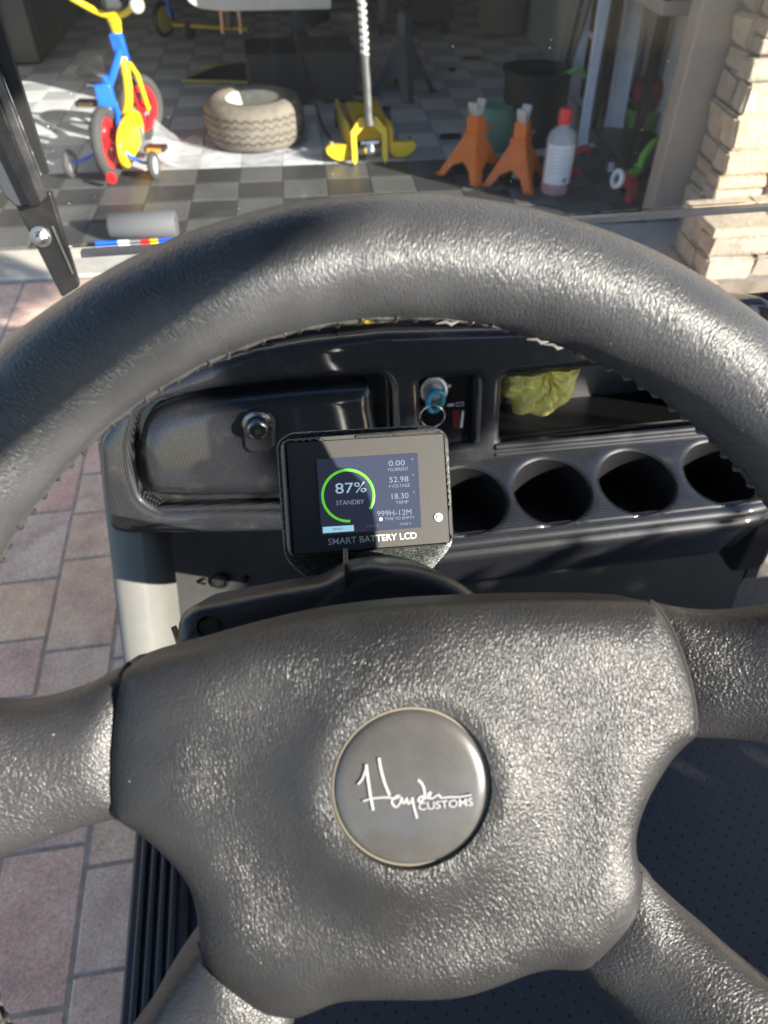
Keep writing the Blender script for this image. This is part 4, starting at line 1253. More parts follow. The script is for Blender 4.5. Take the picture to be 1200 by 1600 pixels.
mb.bar(MF.at(u[0], u[1]+.0003, -.0007), MF.at(u[0], u[1]+.0014, -.0007), .0004, .0003, MF.n)
mb.build('power_symbol', mat('symbol_grey', (.25, .25, .24), .5), mon)

# ---- key with teal head hanging in the ignition
kl = KPF.at(*KPF.uv(680, 612), .010)
key = thing('ignition_key', kl, 'key with a teal plastic head and steel ring in the ignition switch', 'key')
m_teal = mat('teal_plastic', (.02, .22, .30), .35)
u = KPF.uv(680, 626, .022)
mb = MB()
for r0, z0 in ((.0105, 0),):
    pts = [KPF.at(u[0]+.0100*math.cos(a)*.80+.002*math.sin(a), u[1]+.0120*math.sin(a), .024+.004*math.sin(a)) for a in np.linspace(0, 2*math.pi, 36, endpoint=False)]
mb.tube(pts, .0042, 10, closed=True, flat=.7)
mb.build('key_head', m_teal, key)
mb = MB(); mb.bar(KPF.at(*KPF.uv(678, 610), .004), KPF.at(u[0], u[1]+.009, .024), .007, .0022, KPF.e1); mb.build('key_blade', M_CHROME, key)
c_ = KPF.uv(675, 650, .022)
mb = MB(); mb.tube([KPF.at(c_[0]+.013*math.cos(a), c_[1]+.014*math.sin(a), .024+.006*math.sin(a+.5)) for a in np.linspace(0, 2*math.pi, 40, endpoint=False)], .0009, 8, closed=True)
mb.build('key_ring', M_CHROME, key)

# ---- crumpled yellow bag in the open tray
bag_c = DF.at(*DF.uv(842, 612, -.035), -.035)
bag_c = DF.at(*DF.uv(843, 580, -.030), -.030)
mb = MB(); nu, nv = 96, 26
for side in (1, -1):
    for i in range(nv+1):
        r = i/nv
        for k in range(nu+1):
            a = math.pi*(1.0+k/nu)
            wob = noise.noise(Vector((math.cos(a)*2.2, math.sin(a)*2.2, 4.0)))
            rim_r = 1+.13*wob+.05*math.sin(a*9+1.3)
            f1 = abs(math.sin(a*4.5+2.2*noise.noise(Vector((r*2.0, a*1.2, 1.0)))+1.1*r))
            f2 = abs(noise.noise(Vector((a*3.0, r*3.2, 7.0))))
            f3 = abs(noise.noise(Vector((a*7.0, r*6.0, 2.0))))
            bulge = .024*math.sqrt(max(0.0, 1-r**2.2))
            y = side*bulge+(.011*f1*(.25+r*(1-r)*2.2)+.014*f2+.006*f3-.006)*(1 if side > 0 else .4)*min(1, 6*(1-r)+.12)
            x = .048*r*rim_r*math.cos(a); z = .054*r*rim_r*math.sin(a)+.006*(1-r)
            mb.v.append(tuple(bag_c+DF.e1*x+DF.e2*z+DF.n*y))
w_ = nu+1; o2 = (nv+1)*w_
for s0_ in (0, o2):
    for i in range(nv):
        for k in range(nu): mb.f.append((s0_+i*w_+k, s0_+i*w_+k+1, s0_+(i+1)*w_+k+1, s0_+(i+1)*w_+k))
for k in range(nu): mb.f.append((nv*w_+k, nv*w_+k+1, o2+nv*w_+k+1, o2+nv*w_+k))
for i in range(nv):
    for k in (0, nu): mb.f.append((i*w_+k, (i+1)*w_+k, o2+(i+1)*w_+k, o2+i*w_+k))
bag = mb.build('crumpled_bag', mat('yellow_paper', (.90, .80, .24), .6, vary=.12, vscale=40), None, angle=28)
tag(bag, 'crumpled yellow paper bag stuffed in the open dash tray', 'bag')

# ================================================================== THINGS IN THE GARAGE
def V(p): return np.asarray(p, float)
m_tyre = mat('dusty_tyre', (.17, .145, .115), .85, bump=.5, bscale=90, bdist=.003, vary=.3, vscale=25)
m_dtyre = mat('grey_bike_tyre', (.055, .053, .05), .8, bump=.4, bscale=150, bdist=.002)
m_blue = mat('blue_paint', (.01, .13, .72), .3, coat=.4)
m_yel = mat('yellow_plastic', (.80, .56, .01), .35)
m_red = mat('red_plastic', (.65, .02, .025), .35)
m_orange = mat('orange_paint', (.70, .16, .02), .4, vary=.15, vscale=30)

# ---- child's bicycle seen from behind: rear wheel and stabilisers nearest
b0 = V((-.715, 3.92, .008)); b1 = V((-.60, 4.46, .008))
bf = nrm(b1-b0); bs = np.cross(bf, [0, 0, 1.0])
def B(f, s, z): return b0+bf*f+bs*s+V((0, 0, z))
bike = thing('kids_bicycle', b0, "child's blue, yellow and red bicycle with training wheels standing in the garage doorway", 'bicycle')
def bwheel(f, s, z, r, axis, name, tw=.024):
    c = B(f, s, z)
    m_ = MB(); m_.lathe([(r-tw*2+tw*(1-math.cos(t)) if False else r-tw+tw*math.cos(t), tw*math.sin(t)) for t in np.linspace(0, 2*math.pi, 14, endpoint=False)], c, axis, 36, close=True)
    w = m_.build(name, m_dtyre, bike)
    m_ = MB(); m_.lathe([(r-tw*1.7, -.012), (r-tw*2.0, -.014), (r-tw*3.1, -.010), (r-tw*3.1, .010), (r-tw*2.0, .014), (r-tw*1.7, .012)], c, axis, 36, close=True)
    m_.build('rim', m_red, w)
    a = nrm(axis); ref = nrm(np.cross(a, (0, 0, 1))); r2 = np.cross(a, ref)
    m_ = MB()
    for k in range(5):
        t = 2*math.pi*k/5+.3
        d = ref*math.cos(t)+r2*math.sin(t)
        m_.bar(c+d*.015, c+d*(r-tw*2.9), .022, .010, a)
    m_.lathe([(.001, -.022), (.020, -.022), (.022, 0), (.020, .022), (.001, .022)], c, axis, 16)
    m_.build('spokes', m_red, w)
    m_ = MB(); m_.lathe([(.001, .034), (.009, .033), (.009, -.033), (.001, -.034)], c, axis, 10); m_.build('axle', M_CHROME, w)
    return w
WRD = .158
bwheel(0, 0, WRD, WRD, bs, 'rear_wheel', .026)
fax = nrm(bs*math.cos(R_(24))-bf*math.sin(R_(24)))
bwheel(.56, .0, WRD, WRD, fax, 'front_wheel', .026)
BB = (.235, 0, .165)
mb = MB(); mb.tube([B(*BB), B(.20, 0, .25), B(.155, 0, .36), B(.145, 0, .41)], .017, 10); mb.build('seat_tube', m_blue, bike)
mb = MB(); mb.tube([B(.165, 0, .35), B(.30, 0, .40), B(.44, 0, .455)], .018, 10); mb.build('top_tube', m_blue, bike)
mb = MB(); mb.tube(smooth_open([B(.44, .0, .43), B(.40, .015, .34), B(.33, .02, .24), B(*BB)]), .021, 12); mb.build('down_tube', m_yel, bike)
for s_ in (-1, 1):
    mb = MB(); mb.tube([B(.0, s_*.052, WRD), B(.09, s_*.046, .25), B(.165, s_*.012, .345)], .010, 8); mb.build('seat_stay', m_blue, bike)
    mb = MB(); mb.tube([B(.0, s_*.052, WRD), B(.12, s_*.045, .16), B(*BB)], .010, 8); mb.build('chain_stay', m_blue, bike)
mb = MB(); mb.box(B(.10, 0, .335), (.075, .03, .10), Matrix.Rotation(R_(10), 3, 'Z')); mb.build('rear_bridge', m_blue, bike, bevel=.006)
hd = (.465, 0)
mb = MB(); mb.tube([B(.47, 0, .40), B(.445, 0, .52)], .024, 12); mb.build('head_tube', m_blue, bike)
mb = MB(); mb.box(B(.415, .0, .475), (.060, .016, .105), Matrix.Rotation(R_(-10), 3, 'Z') @ Matrix.Rotation(R_(12), 3, 'X')); mb.build('name_plate', m_blue, bike, bevel=.006)
for s_ in (-1, 1):
    c = B(.56, 0, WRD)+fax*s_*.048
    mb = MB(); mb.tube([c, B(.50, 0, .335)+fax*s_*.045, B(.475, 0, .39)+fax*s_*.018], .012, 8); mb.build('fork_blade', m_yel, bike)
mb = MB(); mb.lathe([(.001, .0), (.024, .0), (.027, .03), (.034, .055), (.030, .062), (.001, .064)], B(.44, 0, .525), (0, 0, 1), 20); mb.build('stem_cap', m_yel, bike)
mb = MB(); mb.tube(smooth_open([B(.36, -.20, .71), B(.40, -.15, .66), B(.43, -.06, .605), B(.435, 0, .598), B(.43, .06, .605), B(.40, .15, .66), B(.36, .20, .71)]), .015, 10); mb.build('handlebar', m_yel, bike)
for s_ in (-1, 1):
    mb = MB(); mb.tube([B(.37, s_*.185, .695), B(.30, s_*.26, .74)], .019, 10); mb.build('grip', M_BLACKP, bike)
mb = MB(); mb.box(B(.42, .02, .66), (.10, .06, .085), Matrix.Rotation(.2, 3, 'Z')); mb.build('front_bag', mat('dark_nylon', (.03, .032, .035), .7), bike, bevel=.02)
mb = MB(); mb.lathe([(.001, -.012), (.028, -.012), (.034, 0), (.026, .008), (.001, .010)], B(.38, .145, .645), nrm(-bf+bs*.5), 20); mb.build('bell', mat('pale_bell', (.5, .5, .48), .3, .3), bike)
mb = MB()
sec = [(-.03, .062, .43, .012), (.0, .075, .445, .016), (.04, .066, .452, .018), (.09, .036, .455, .016), (.14, .024, .452, .013), (.17, .016, .446, .010)]
n = 14
for (f, hw, z_, ht) in sec:
    for k in range(n):
        a = 2*math.pi*k/n
        mb.v.append(tuple(B(f+.06, -.03+hw*math.cos(a), z_+.02+ht*math.sin(a)-.03*abs(math.cos(a))*(hw/.075))))
for i in range(len(sec)-1):
    for k in range(n): mb.f.append((i*n+k, i*n+(k+1) % n, (i+1)*n+(k+1) % n, (i+1)*n+k))
mb.f.append(tuple(range(n))); mb.f.append(tuple((len(sec)-1)*n+k for k in range(n)))
mb.build('saddle', mat('black_saddle', (.010, .010, .010), .5), bike, sub=1)
mb = MB(); mb.tube([B(.145, 0, .40), B(.13, -.02, .455)], .011, 10); mb.build('seat_post', M_CHROME, bike)
mb = MB(); mb.lathe([(.001, -.022), (.014, -.022), (.014, .022), (.001, .022)], B(.118, -.055, .375), bs, 12); mb.build('clamp_bolt', M_CHROME, bike)
# chain guard, a long rounded yellow plate beside the rear wheel
gp = [(-.055, .08), (.01, .045), (.12, .07), (.27, .10), (.31, .165), (.27, .225), (.16, .245), (.05, .235), (-.03, .20), (-.065, .14)]
GF = Frame(B(0, .072, 0), bf, (0, 0, 1))
mb = MB(); mb.prism(smooth_closed(gp, 4), GF, -.012, .012); mb.build('chain_guard', m_yel, bike, bevel=.006)
mb = MB(); mb.bar(B(.235, .09, .165), B(.215, .10, .07), .014, .012); mb.build('crank', M_CHROME, bike)
mb = MB(); mb.bar(B(.235, -.07, .165), B(.255, -.08, .26), .014, .012); mb.build('crank', M_CHROME, bike)
for s_, z_, f_ in ((1, .07, .215), (-1, .262, .255)):
    mb = MB(); mb.box(B(f_, s_*.155, z_), (.105, .07, .022), Matrix.Rotation(R_(-12), 3, 'Z')); p_ = mb.build('pedal', M_BLACKP, bike, bevel=.004)
    mb = MB(); mb.box(B(f_-.037, s_*.155, z_), (.07, .006, .016), Matrix.Rotation(R_(-12), 3, 'Z')); mb.build('reflector', mat('amber_reflector', (.75, .32, .04), .3), p_)
for s_ in (-1, 1):
    mb = MB(); mb.tube(smooth_open([B(.0, s_*.06, WRD), B(-.005, s_*.085, .11), B(-.01, s_*.15, .078), B(-.012, s_*.185, .075)], 4), .013, 8, flat=.6); mb.build('training_wheel_arm', m_blue, bike)
    c = B(-.012, s_*.205, .065)
    mb = MB(); mb.lathe([(.064-.006+.014*math.cos(t)-.008, .016*math.sin(t)) for t in np.linspace(0, 2*math.pi, 12, endpoint=False)], c, bs, 28, close=True)
    w = mb.build('training_wheel', m_dtyre, bike)
    mb = MB(); mb.lathe([(.001, -.012), (.02, -.014), (.046, -.008), (.046, .008), (.02, .014), (.001, .012)], c, bs, 24); mb.build('wheel_disc', mat('pale_hub', (.42, .45, .46), .5), w)
mb = MB(); mb.lathe([(.001, -.006), (.034, -.006), (.034, .006), (.001, .006)], B(-.16, .01, .20)-bf*0, -bf, 16)
mb = MB(); mb.lathe([(.001, 0), (.026, .002), (.026, .012), (.001, .016)], B(-.155, .045, .055), -bf, 16); mb.build('rear_reflector', m_red, bike)

# ---- tyre lying flat
tc_ = V((-.010, 4.36, .008)); RO, HT = .262, .225
tyre = thing('loose_wheel', tc_, 'worn dusty tyre with cream steel rim lying flat on the garage floor', 'wheel')
mb = MB()
prof = [(.140, .02), (.150, .005), (.185, 0), (.225, .012), (.243, .035), (.250, .07), (.250, .135), (.243, .17), (.225, .193), (.185, .205), (.150, .200), (.138, .185)]
prof = [(r*1.048, h*1.10) for r, h in prof]; mb.lathe(prof, tc_, (0, 0, 1), 64); ty = mb.build('tyre', m_tyre, tyre, angle=60)
mb = MB()
for z_ in (.055, .085, .12, .15):
    pts = []
    for k in range(128):
        a = 2*math.pi*k/128
        zz = z_*1.1+.006*(1 if k % 4 < 2 else -1)
        pts.append(tc_+V((.2625*math.cos(a), .2625*math.sin(a), zz)))
    mb.tube(pts, .0022, 4, closed=True)
mb.build('tread_groove', mat('groove_black', (.03, .026, .022), .9), ty, smooth=False)
mb = MB(); mb.lathe([(.148, .03), (.148, .208), (.142, .214), (.134, .210), (.126, .175), (.112, .14), (.09, .135), (.055, .145), (.03, .145), (.0301, .10)], tc_, (0, 0, 1), 48)
mb.build('rim', mat('cream_rim', (.62, .58, .44), .5, vary=.12, vscale=30), tyre, angle=50)
for k in range(4):
    a = math.pi/4+k*math.pi/2
    mb = MB(); mb.lathe([(.007, 0), (.007, .003), (.001, .003)], tc_+V((.066*math.cos(a), .066*math.sin(a), .141)), (0, 0, 1), 10); mb.build('bolt_hole', mat('slot_black', (.004, .004, .004), .7), tyre)

# ---- clear plastic film under the tyre
mb = MB(); nx, ny = 36, 18
for j in range(ny+1):
    for i in range(nx+1):
        x = -.54+i/nx*.86; y = 4.02+j/ny*.42-.06*math.sin(i/nx*math.pi)
        z_ = .012+.028*abs(noise.noise(Vector((x*9, y*11, 2))))+.018*abs(noise.noise(Vector((x*23, y*21, 5))))
        e_ = min(i, nx-i)/nx
        z_ += .10*max(0, .13-e_)/.13*(1 if i < nx/2 else .5)*(.4+.6*j/ny)
        r_ = math.hypot(x-tc_[0], y-tc_[1])
        if r_ < RO+.02: z_ = .010
        mb.v.append((x, y, z_))
for j in range(ny):
    for i in range(nx):
        a = j*(nx+1)+i; mb.f.append((a, a+1, a+nx+2, a+nx+1))
m_film = bpy.data.materials.new('clear_film'); m_film.use_nodes = True
nt = m_film.node_tree; b = nt.nodes['Principled BSDF']
b.inputs['Base Color'].default_value = (.85, .86, .88, 1); b.inputs['Roughness'].default_value = .22; b.inputs['Alpha'].default_value = .28
film = mb.build('plastic_film', m_film, None, angle=30)
tag(film, 'crumpled clear plastic sheet on the floor under the loose tyre', 'plastic sheet')

# ---- yellow trolley jack, handle end towards us
J = lambda x, y, z: V((.555+x*math.cos(.06)-y*math.sin(-.06), 3.90+y, z+.008))
jack = thing('trolley_jack', J(0, .3, 0), 'yellow steel trolley jack with a long upright handle', 'jack')
m_jy = mat('yellow_jack_paint', (.74, .50, .02), .35, vary=.1, vscale=30)
for s_ in (-1, 1):
    pl = [(.03, .06), (.10, .035), (.62, .035), (.66, .06), (.66, .13), (.60, .15), (.25, .15), (.08, .175), (.03, .15)]
    FJ = Frame(J(s_*.105, 0, 0), (0, 1, 0), (0, 0, 1))
    mb = MB(); mb.prism(pl, FJ, -.006, .006); mb.build('side_plate', m_jy, jack, bevel=.002)
    # caster wings
    wing = smooth_closed([(s_*.105, .03), (s_*.17, .015), (s_*.225, .05), (s_*.222, .085), (s_*.16, .088), (s_*.105, .086)], 4)
    FWg = Frame(J(0, .05, 0), (1, 0, 0), (0, 0, 1))
    mb = MB(); mb.prism(wing, FWg, -.02, .02); mb.build('caster_wing', m_jy, jack, bevel=.004)
    mb = MB(); mb.lathe([(.001, -.016), (.034, -.016), (.038, 0), (.034, .016), (.001, .016)], J(s_*.165, .085, .038), (1, 0, .0), 20); mb.build('caster', M_STEEL, jack)
    mb = MB(); mb.lathe([(.001, -.022), (.045, -.022), (.048, 0), (.045, .022), (.001, .022)], J(s_*.135, .62, .048), (1, 0, 0), 20); mb.build('front_wheel', M_BLACKM, jack)
    mb = MB(); mb.lathe([(.001, .016), (.009, .015), (.011, .0), (.001, 0)], J(s_*.20, .055, .093), (0, -.3, 1), 8); mb.build('cap_nut', M_CHROME, jack)
    # handle yoke
    mb = MB(); mb.prism([(s_*.012, .205), (s_*.04, .21), (s_*.092, .145), (s_*.092, .02), (s_*.078, -.01), (s_*.064, .02), (s_*.064, .125), (s_*.016, .17)], Frame(J(-.01, -.005, .01), (1, 0, 0), (0, .25, 1)), -.012, .012)
    mb.build('yoke_arm', m_jy, jack, bevel=.003)
mb = MB(); mb.lathe([(.001, -.045), (.014, -.045), (.014, .045), (.001, .045)], J(-.01, .0, .105), (1, 0, 0), 14); mb.build('yoke_pin', M_CHROME, jack)
mb = MB(); mb.lathe([(.001, -.006), (.024, -.008), (.028, .0), (.020, .014), (.001, .018)], J(-.01, -.015, .075), (0, -1, .2), 16); mb.build('release_valve', M_CHROME, jack)
mb = MB(); mb.box(J(0, .10, .035), (.21, .02, .03)); mb.build('cross_bar', M_STEEL, jack, bevel=.003)
mb = MB(); mb.box(J(0, .36, .105), (.17, .46, .07)); mb.build('lift_arm', m_jy, jack, bevel=.01)
mb = MB(); mb.box(J(0, .20, .148), (.11, .09, .03)); mb.build('pump_block', M_BLACKM, jack, bevel=.006)
mb = MB(); mb.lathe([(.001, .02), (.05, .02), (.055, .0), (.02, -.02), (.001, -.02)], J(0, .56, .16), (0, 0, 1), 20); mb.build('saddle', M_BLACKM, jack)
h0 = J(-.01, .005, .185); h1 = J(-.06, .06, 1.18)
mb = MB(); mb.tube([h0, h0+(h1-h0)*.12, h1], [.024, .019, .019], 14); mb.build('handle', mat('grey_handle_steel', (.16, .16, .155), .4, .5, vary=.3, vscale=30), jack)
mb = MB()
for k in range(90):
    t = .30+k*.004; a = k*.9
    c = h0+(h1-h0)*t
    if k: mb.tube([prev, c+V((.0195*math.cos(a), -.0195*abs(math.sin(a)), 0))], .004, 5)
    prev = c+V((.0195*math.cos(a), -.0195*abs(math.sin(a)), 0))
mb.build('handle_wrap', mat('white_foam_wrap', (.68, .68, .66), .45), jack)
# cord
mb = MB(); mb.tube(smooth_open([ground(462, 60, .5), ground(478, 110, .25), ground(492, 160, .02), ground(506, 200, .02), ground(530, 232, .02), ground(548, 240, .03)], 8), .007, 8)
tag(mb.build('cable', mat('black_cable', (.015, .015, .015), .5), None), 'thin black cable hanging down to the yellow trolley jack', 'cable')

# ---- jack stands
def jack_stand(name, c, rot, label, cat, m, top_m, hgt=.41, group=None, half=.115):
    t = thing(name, c, label, cat, group)
    cr, sr = math.cos(rot), math.sin(rot)
    def Q(x, y, z): return V((c[0]+x*cr-y*sr, c[1]+x*sr+y*cr, c[2]+z))
    k_ = hgt/.41; zt = hgt*.60
    for k in range(4):
        a = rot+k*math.pi/2
        ex = V((math.cos(a), math.sin(a), 0)); ey = V((-math.sin(a), math.cos(a), 0))
        # one tapered face with an arch between its two feet
        inn, out = .030, half
        FS = Frame(V(c)+ex*out, ey, V((0, 0, zt))-ex*(out-inn))
        Ls = math.hypot(zt, out-inn)
        pts = [(-out, 0), (-out*.72, 0), (-out*.40, Ls*.30), (0, Ls*.42), (out*.40, Ls*.30), (out*.72, 0), (out, 0), (inn, Ls), (-inn, Ls)]
        mb = MB(); mb.prism(pts, FS, -.003, .003); mb.build('leg_plate', m, t)
    mb = MB(); mb.box(Q(0, 0, zt+.050*k_), (.062, .062, .12*k_), Matrix.Rotation(rot, 3, 'Z')); mb.build('collar', m, t, bevel=.006)
    mb = MB(); mb.box(Q(.045, -.02, zt+.030*k_), (.13, .018, .020), Matrix.Rotation(rot, 3, 'Z') @ Matrix.Rotation(.1, 3, 'Y')); mb.build('ratchet_lever', m, t, bevel=.004)
    mb = MB(); mb.box(Q(0, 0, zt*.55), (.034, .034, zt*.9), Matrix.Rotation(rot, 3, 'Z')); mb.build('post', M_STEEL, t)
    for sx_, sy_ in ((-1, -1), (1, -1), (1, 1), (-1, 1)):
        mb = MB(); mb.box(Q(sx_*half*.93, sy_*half*.93, .006), (half*.28, half*.28, .010), Matrix.Rotation(rot, 3, 'Z')); mb.build('foot', m, t, bevel=.003)
    mb = MB(); mb.box(Q(0, 0, zt+.006), (.082, .082, .016), Matrix.Rotation(rot, 3, 'Z')); mb.build('weld_band', m, t, bevel=.004)
    mb = MB()
    for q_ in range(4): mb.box(Q(.0, -.0195, zt+.112*k_+q_*.008), (.030, .006, .004), Matrix.Rotation(rot, 3, 'Z'))
    mb.build('ratchet_teeth', top_m, t)
    mb = MB(); mb.box(Q(0, 0, zt+.115*k_), (.036, .036, .05), Matrix.Rotation(rot, 3, 'Z')); mb.build('post_top', top_m, t)
    FS = Frame(Q(0, 0, zt+.118*k_), (cr, sr, 0), (0, 0, 1))
    mb = MB(); mb.prism([(-.022, .0), (.022, .0), (.036, .030), (.046, .054), (.032, .060), (.014, .030), (-.014, .030), (-.032, .056), (-.046, .048), (-.036, .022)], FS, -.022, .022); mb.build('saddle', top_m, t, bevel=.004)
    return t
m_cast = mat('pale_cast_saddle', (.55, .54, .50), .5, .2)
jack_stand('jack_stand', ground(737, 272, .008), R_(38), 'orange jack stand nearer the yellow trolley jack, half in shade', 'jack stand', m_orange, m_cast, .31, half=.12, group='orange jack stands')
jack_stand('jack_stand', ground(806, 284, .008), R_(52), 'bright orange jack stand beside the red-capped bottle', 'jack stand', m_orange, m_cast, .31, half=.12, group='orange jack stands')
m_navy = mat('dark_blue_steel', (.035, .045, .075), .4)
jack_stand('axle_stand', V((.32, 5.45, .008)), R_(20), 'dark steel axle stand under the raised cart, behind the loose tyre', 'axle stand', m_navy, M_BLACKM, .50, 'dark axle stands', .16)
jack_stand('axle_stand', V((.93, 5.10, .008)), R_(45), 'dark steel axle stand under the raised cart, behind the trolley jack', 'axle stand', m_navy, M_BLACKM, .50, 'dark axle stands', .15)

# ---- bottle of red fluid
bt = ground(865, 300, .008)
bottle = thing('fluid_bottle', bt, 'clear bottle with white label, red cap and a little red fluid inside', 'bottle')
m_clear = mat('clear_plastic', (.80, .83, .85), .15, alpha=.35)
mb = MB(); mb.lathe([(.001, 0), (.060, .002), (.066, .012), (.066, .235), (.058, .262), (.035, .282), (.024, .290), (.024, .305)], bt, (0, 0, 1), 32); mb.build('bottle_body', m_clear, bottle)
mb = MB(); mb.lathe([(.001, .004), (.060, .005), (.064, .014), (.064, .075), (.001, .075)], bt, (0, 0, 1), 32); mb.build('red_fluid', mat('red_fluid', (.50, .01, .03), .2), bottle)
mb = MB(); mb.lathe([(.028, .300), (.030, .304), (.030, .350), (.026, .362), (.001, .364)], bt, (0, 0, 1), 24); mb.build('cap', m_red, bottle)
mb = MB()
for k in range(21):
    a = R_(-165)+R_(130)*k/20
    for z_ in (.055, .225): mb.v.append((bt[0]+.0672*math.cos(a), bt[1]+.0672*math.sin(a), bt[2]+z_))
for k in range(20): mb.f.append((2*k, 2*k+2, 2*k+3, 2*k+1))
lab = mb.build('paper_label', mat('white_paper_label', (.72, .72, .74), .6), bottle)
mb = MB()
for j in range(7):
    a0, a1 = R_(-150), R_(-150)+R_(rng.uniform(60, 100)); z_ = .205-j*.016
    b_ = len(mb.v)
    for k in range(9):
        a = a0+(a1-a0)*k/8
        for dz in (-.0022, .0022): mb.v.append((bt[0]+.0676*math.cos(a), bt[1]+.0676*math.sin(a), bt[2]+z_+dz))
    for k in range(8): mb.f.append((b_+2*k, b_+2*k+2, b_+2*k+3, b_+2*k+1))
mb.build('label_print', mat('label_grey_print', (.42, .44, .50), .6), bottle)
mb = MB()
for k in range(5):
    a = R_(-85)+R_(18)*k/4
    for z_ in (.065, .085): mb.v.append((bt[0]+.0677*math.cos(a), bt[1]+.0677*math.sin(a), bt[2]+z_))
for k in range(4): mb.f.append((2*k, 2*k+2, 2*k+3, 2*k+1))
mb.build('label_mark', mat('label_green', (.05, .28, .16), .6), bottle)

# ---- things along the right wall
c = ground(830, 232, .008)+V((.02, .12, 0))
tub = thing('rubber_tub', c, 'round black rubber tub behind the orange jack stands', 'tub')
mb = MB(); mb.lathe([(.001, .004), (.135, .0), (.145, .01), (.165, .33), (.178, .335), (.178, .35), (.160, .35), (.135, .02), (.001, .015)], c, (0, 0, 1), 40); mb.build('tub_body', mat('black_rubber', (.016, .016, .016), .6), tub)
mb = MB(); mb.tube(smooth_open([c+V((.10, -.10, .33)), c+V((.17, -.13, .37)), c+V((.21, -.12, .33))], 5), .012, 8); mb.build('handle_loop', mat('green_cord', (.10, .36, .10), .5), tub)
mb = MB(); mb.lathe([(.001, 0), (.10, 0), (.115, .03), (.108, .18), (.085, .205), (.07, .19), (.001, .18)], ground(768, 240, .008)+V((.03, .1, 0)), (0, 0, 1), 28)
tag(mb.build('green_pot', mat('pale_green_plastic', (.12, .24, .15), .5), None), 'pale green plastic pot between the jack stand and black tub', 'pot')

m_alu = mat('ladder_aluminium', (.66, .68, .72), .4, .1, vary=.12, vscale=20)
la = ground(915, 238, .008); 
ladder = thing('ladder', la, 'aluminium ladder leaning on the garage side wall', 'ladder')
lean = V((.26, .35, 1.75))
for dx, dy in ((0, 0), (.125, -.02)):
    a = la+V((dx, dy, 0)); mb = MB()
    fr_ = Frame(a, (1, -.3, 0), lean)
    mb.prism([(-.042, 0), (.042, 0), (.042, 1.8), (-.042, 1.8)], fr_, -.012, .012)
    mb.prism([(-.050, 0), (-.036, 0), (-.036, 1.8), (-.050, 1.8)], fr_, -.02, .026)
    mb.prism([(.036, 0), (.044, 0), (.044, 1.8), (.036, 1.8)], fr_, -.02, .022)
    mb.build('rail', m_alu, ladder, bevel=.002)
    mb = MB(); mb.box(a+V((0, 0, .015)), (.085, .06, .03)); mb.build('foot', M_BLACKP, ladder, bevel=.006)
for k in range(6):
    p = la+lean*(k+.6)/6.2
    mb = MB(); mb.tube([p+V((0, .02, 0)), p+V((.02, .40, .0))], .014, 8); mb.build('rung', m_alu, ladder)
for dx, dy in ((.05, .40), (.17, .38)):
    a = la+V((dx, dy, 0)); mb = MB(); fr_ = Frame(a, (1, -.3, 0), lean)
    mb.prism([(-.030, 0), (.030, 0), (.030, 1.75), (-.030, 1.75)], fr_, -.012, .012); mb.build('rail', m_alu, ladder, bevel=.002)
# thin blue pole next to the ladder
pb = ground(958, 214, .008)+V((.05, .0, 0))
mb = MB(); mb.tube([pb, pb+lean*.98], .011, 10); tag(mb.build('blue_pole', mat('blue_pole', (.04, .16, .36), .4), None), 'thin blue pole leaning beside the ladder', 'pole')
# folded tables / grey boards leaning behind the ladder
fb = ground(862, 190, .008)+V((.1, .15, 0))
table = thing('folding_table', fb, 'grey folding table leaning on the wall with folded steel legs and paper tag', 'folding table')
fr_ = Frame(fb, (.6, .8, 0), (.22, .05, 1.3))
mb = MB(); mb.prism(round_poly([(-.25, 0), (.60, 0), (.60, 1.4), (-.25, 1.4)], .03), fr_, -.02, .02); mb.build('table_top', mat('dim_grey_board', (.11, .11, .115), .6, vary=.15, vscale=6), table, bevel=.006)
for x_ in (-.16, .02):
    mb = MB(); mb.bar(fr_.at(x_, .30, .035), fr_.at(x_, 1.38, .035), .06, .03, fr_.n); mb.build('leg', mat('dull_grey_steel', (.22, .225, .24), .4, .5), table, bevel=.004)
mb = MB(); mb.bar(fr_.at(-.16, .30, .038), fr_.at(.12, .02, .038), .05, .025, fr_.n); mb.build('leg_brace', mat('dull_grey_steel', (.22, .225, .24), .4, .5), table, bevel=.004)
mb = MB(); mb.prism([(-.185, .55), (-.135, .55), (-.135, .62), (-.185, .62)], fr_, .051, .0525); tg = mb.build('paper_tag', mat('tag_paper', (.40, .42, .48), .6), table)
# shelf rack by the doorway
rk = G(1.80, .62, 0)
rack = thing('storage_rack', rk, 'dark storage rack with a beige shelf board beside the door jamb', 'rack')
for dx, dy in ((-.13, -.28), (.13, -.28), (-.13, .28), (.13, .28)):
    mb = MB(); mb.box(G(1.80+dx, .62+dy, .85), (.035, .035, 1.7), GR3); mb.build('post', M_BLACKM, rack)
for z_, m_ in ((.10, M_BLACKP), (.74, mat('beige_shelf_board', (.36, .32, .27), .7)), (1.4, M_BLACKP)):
    mb = MB(); mb.box(G(1.80, .62, z_), (.30, .60, .05), GR3); mb.build('shelf_board', m_, rack, bevel=.003)
mb = MB(); mb.box(G(1.80, .60, .92), (.26, .42, .30), GR3, .95); bb = mb.build('storage_box', mat('dark_blue_plastic', (.02, .06, .17), .4), None, bevel=.012)
tag(bb, 'dark blue plastic storage box on the beige shelf board', 'storage box')
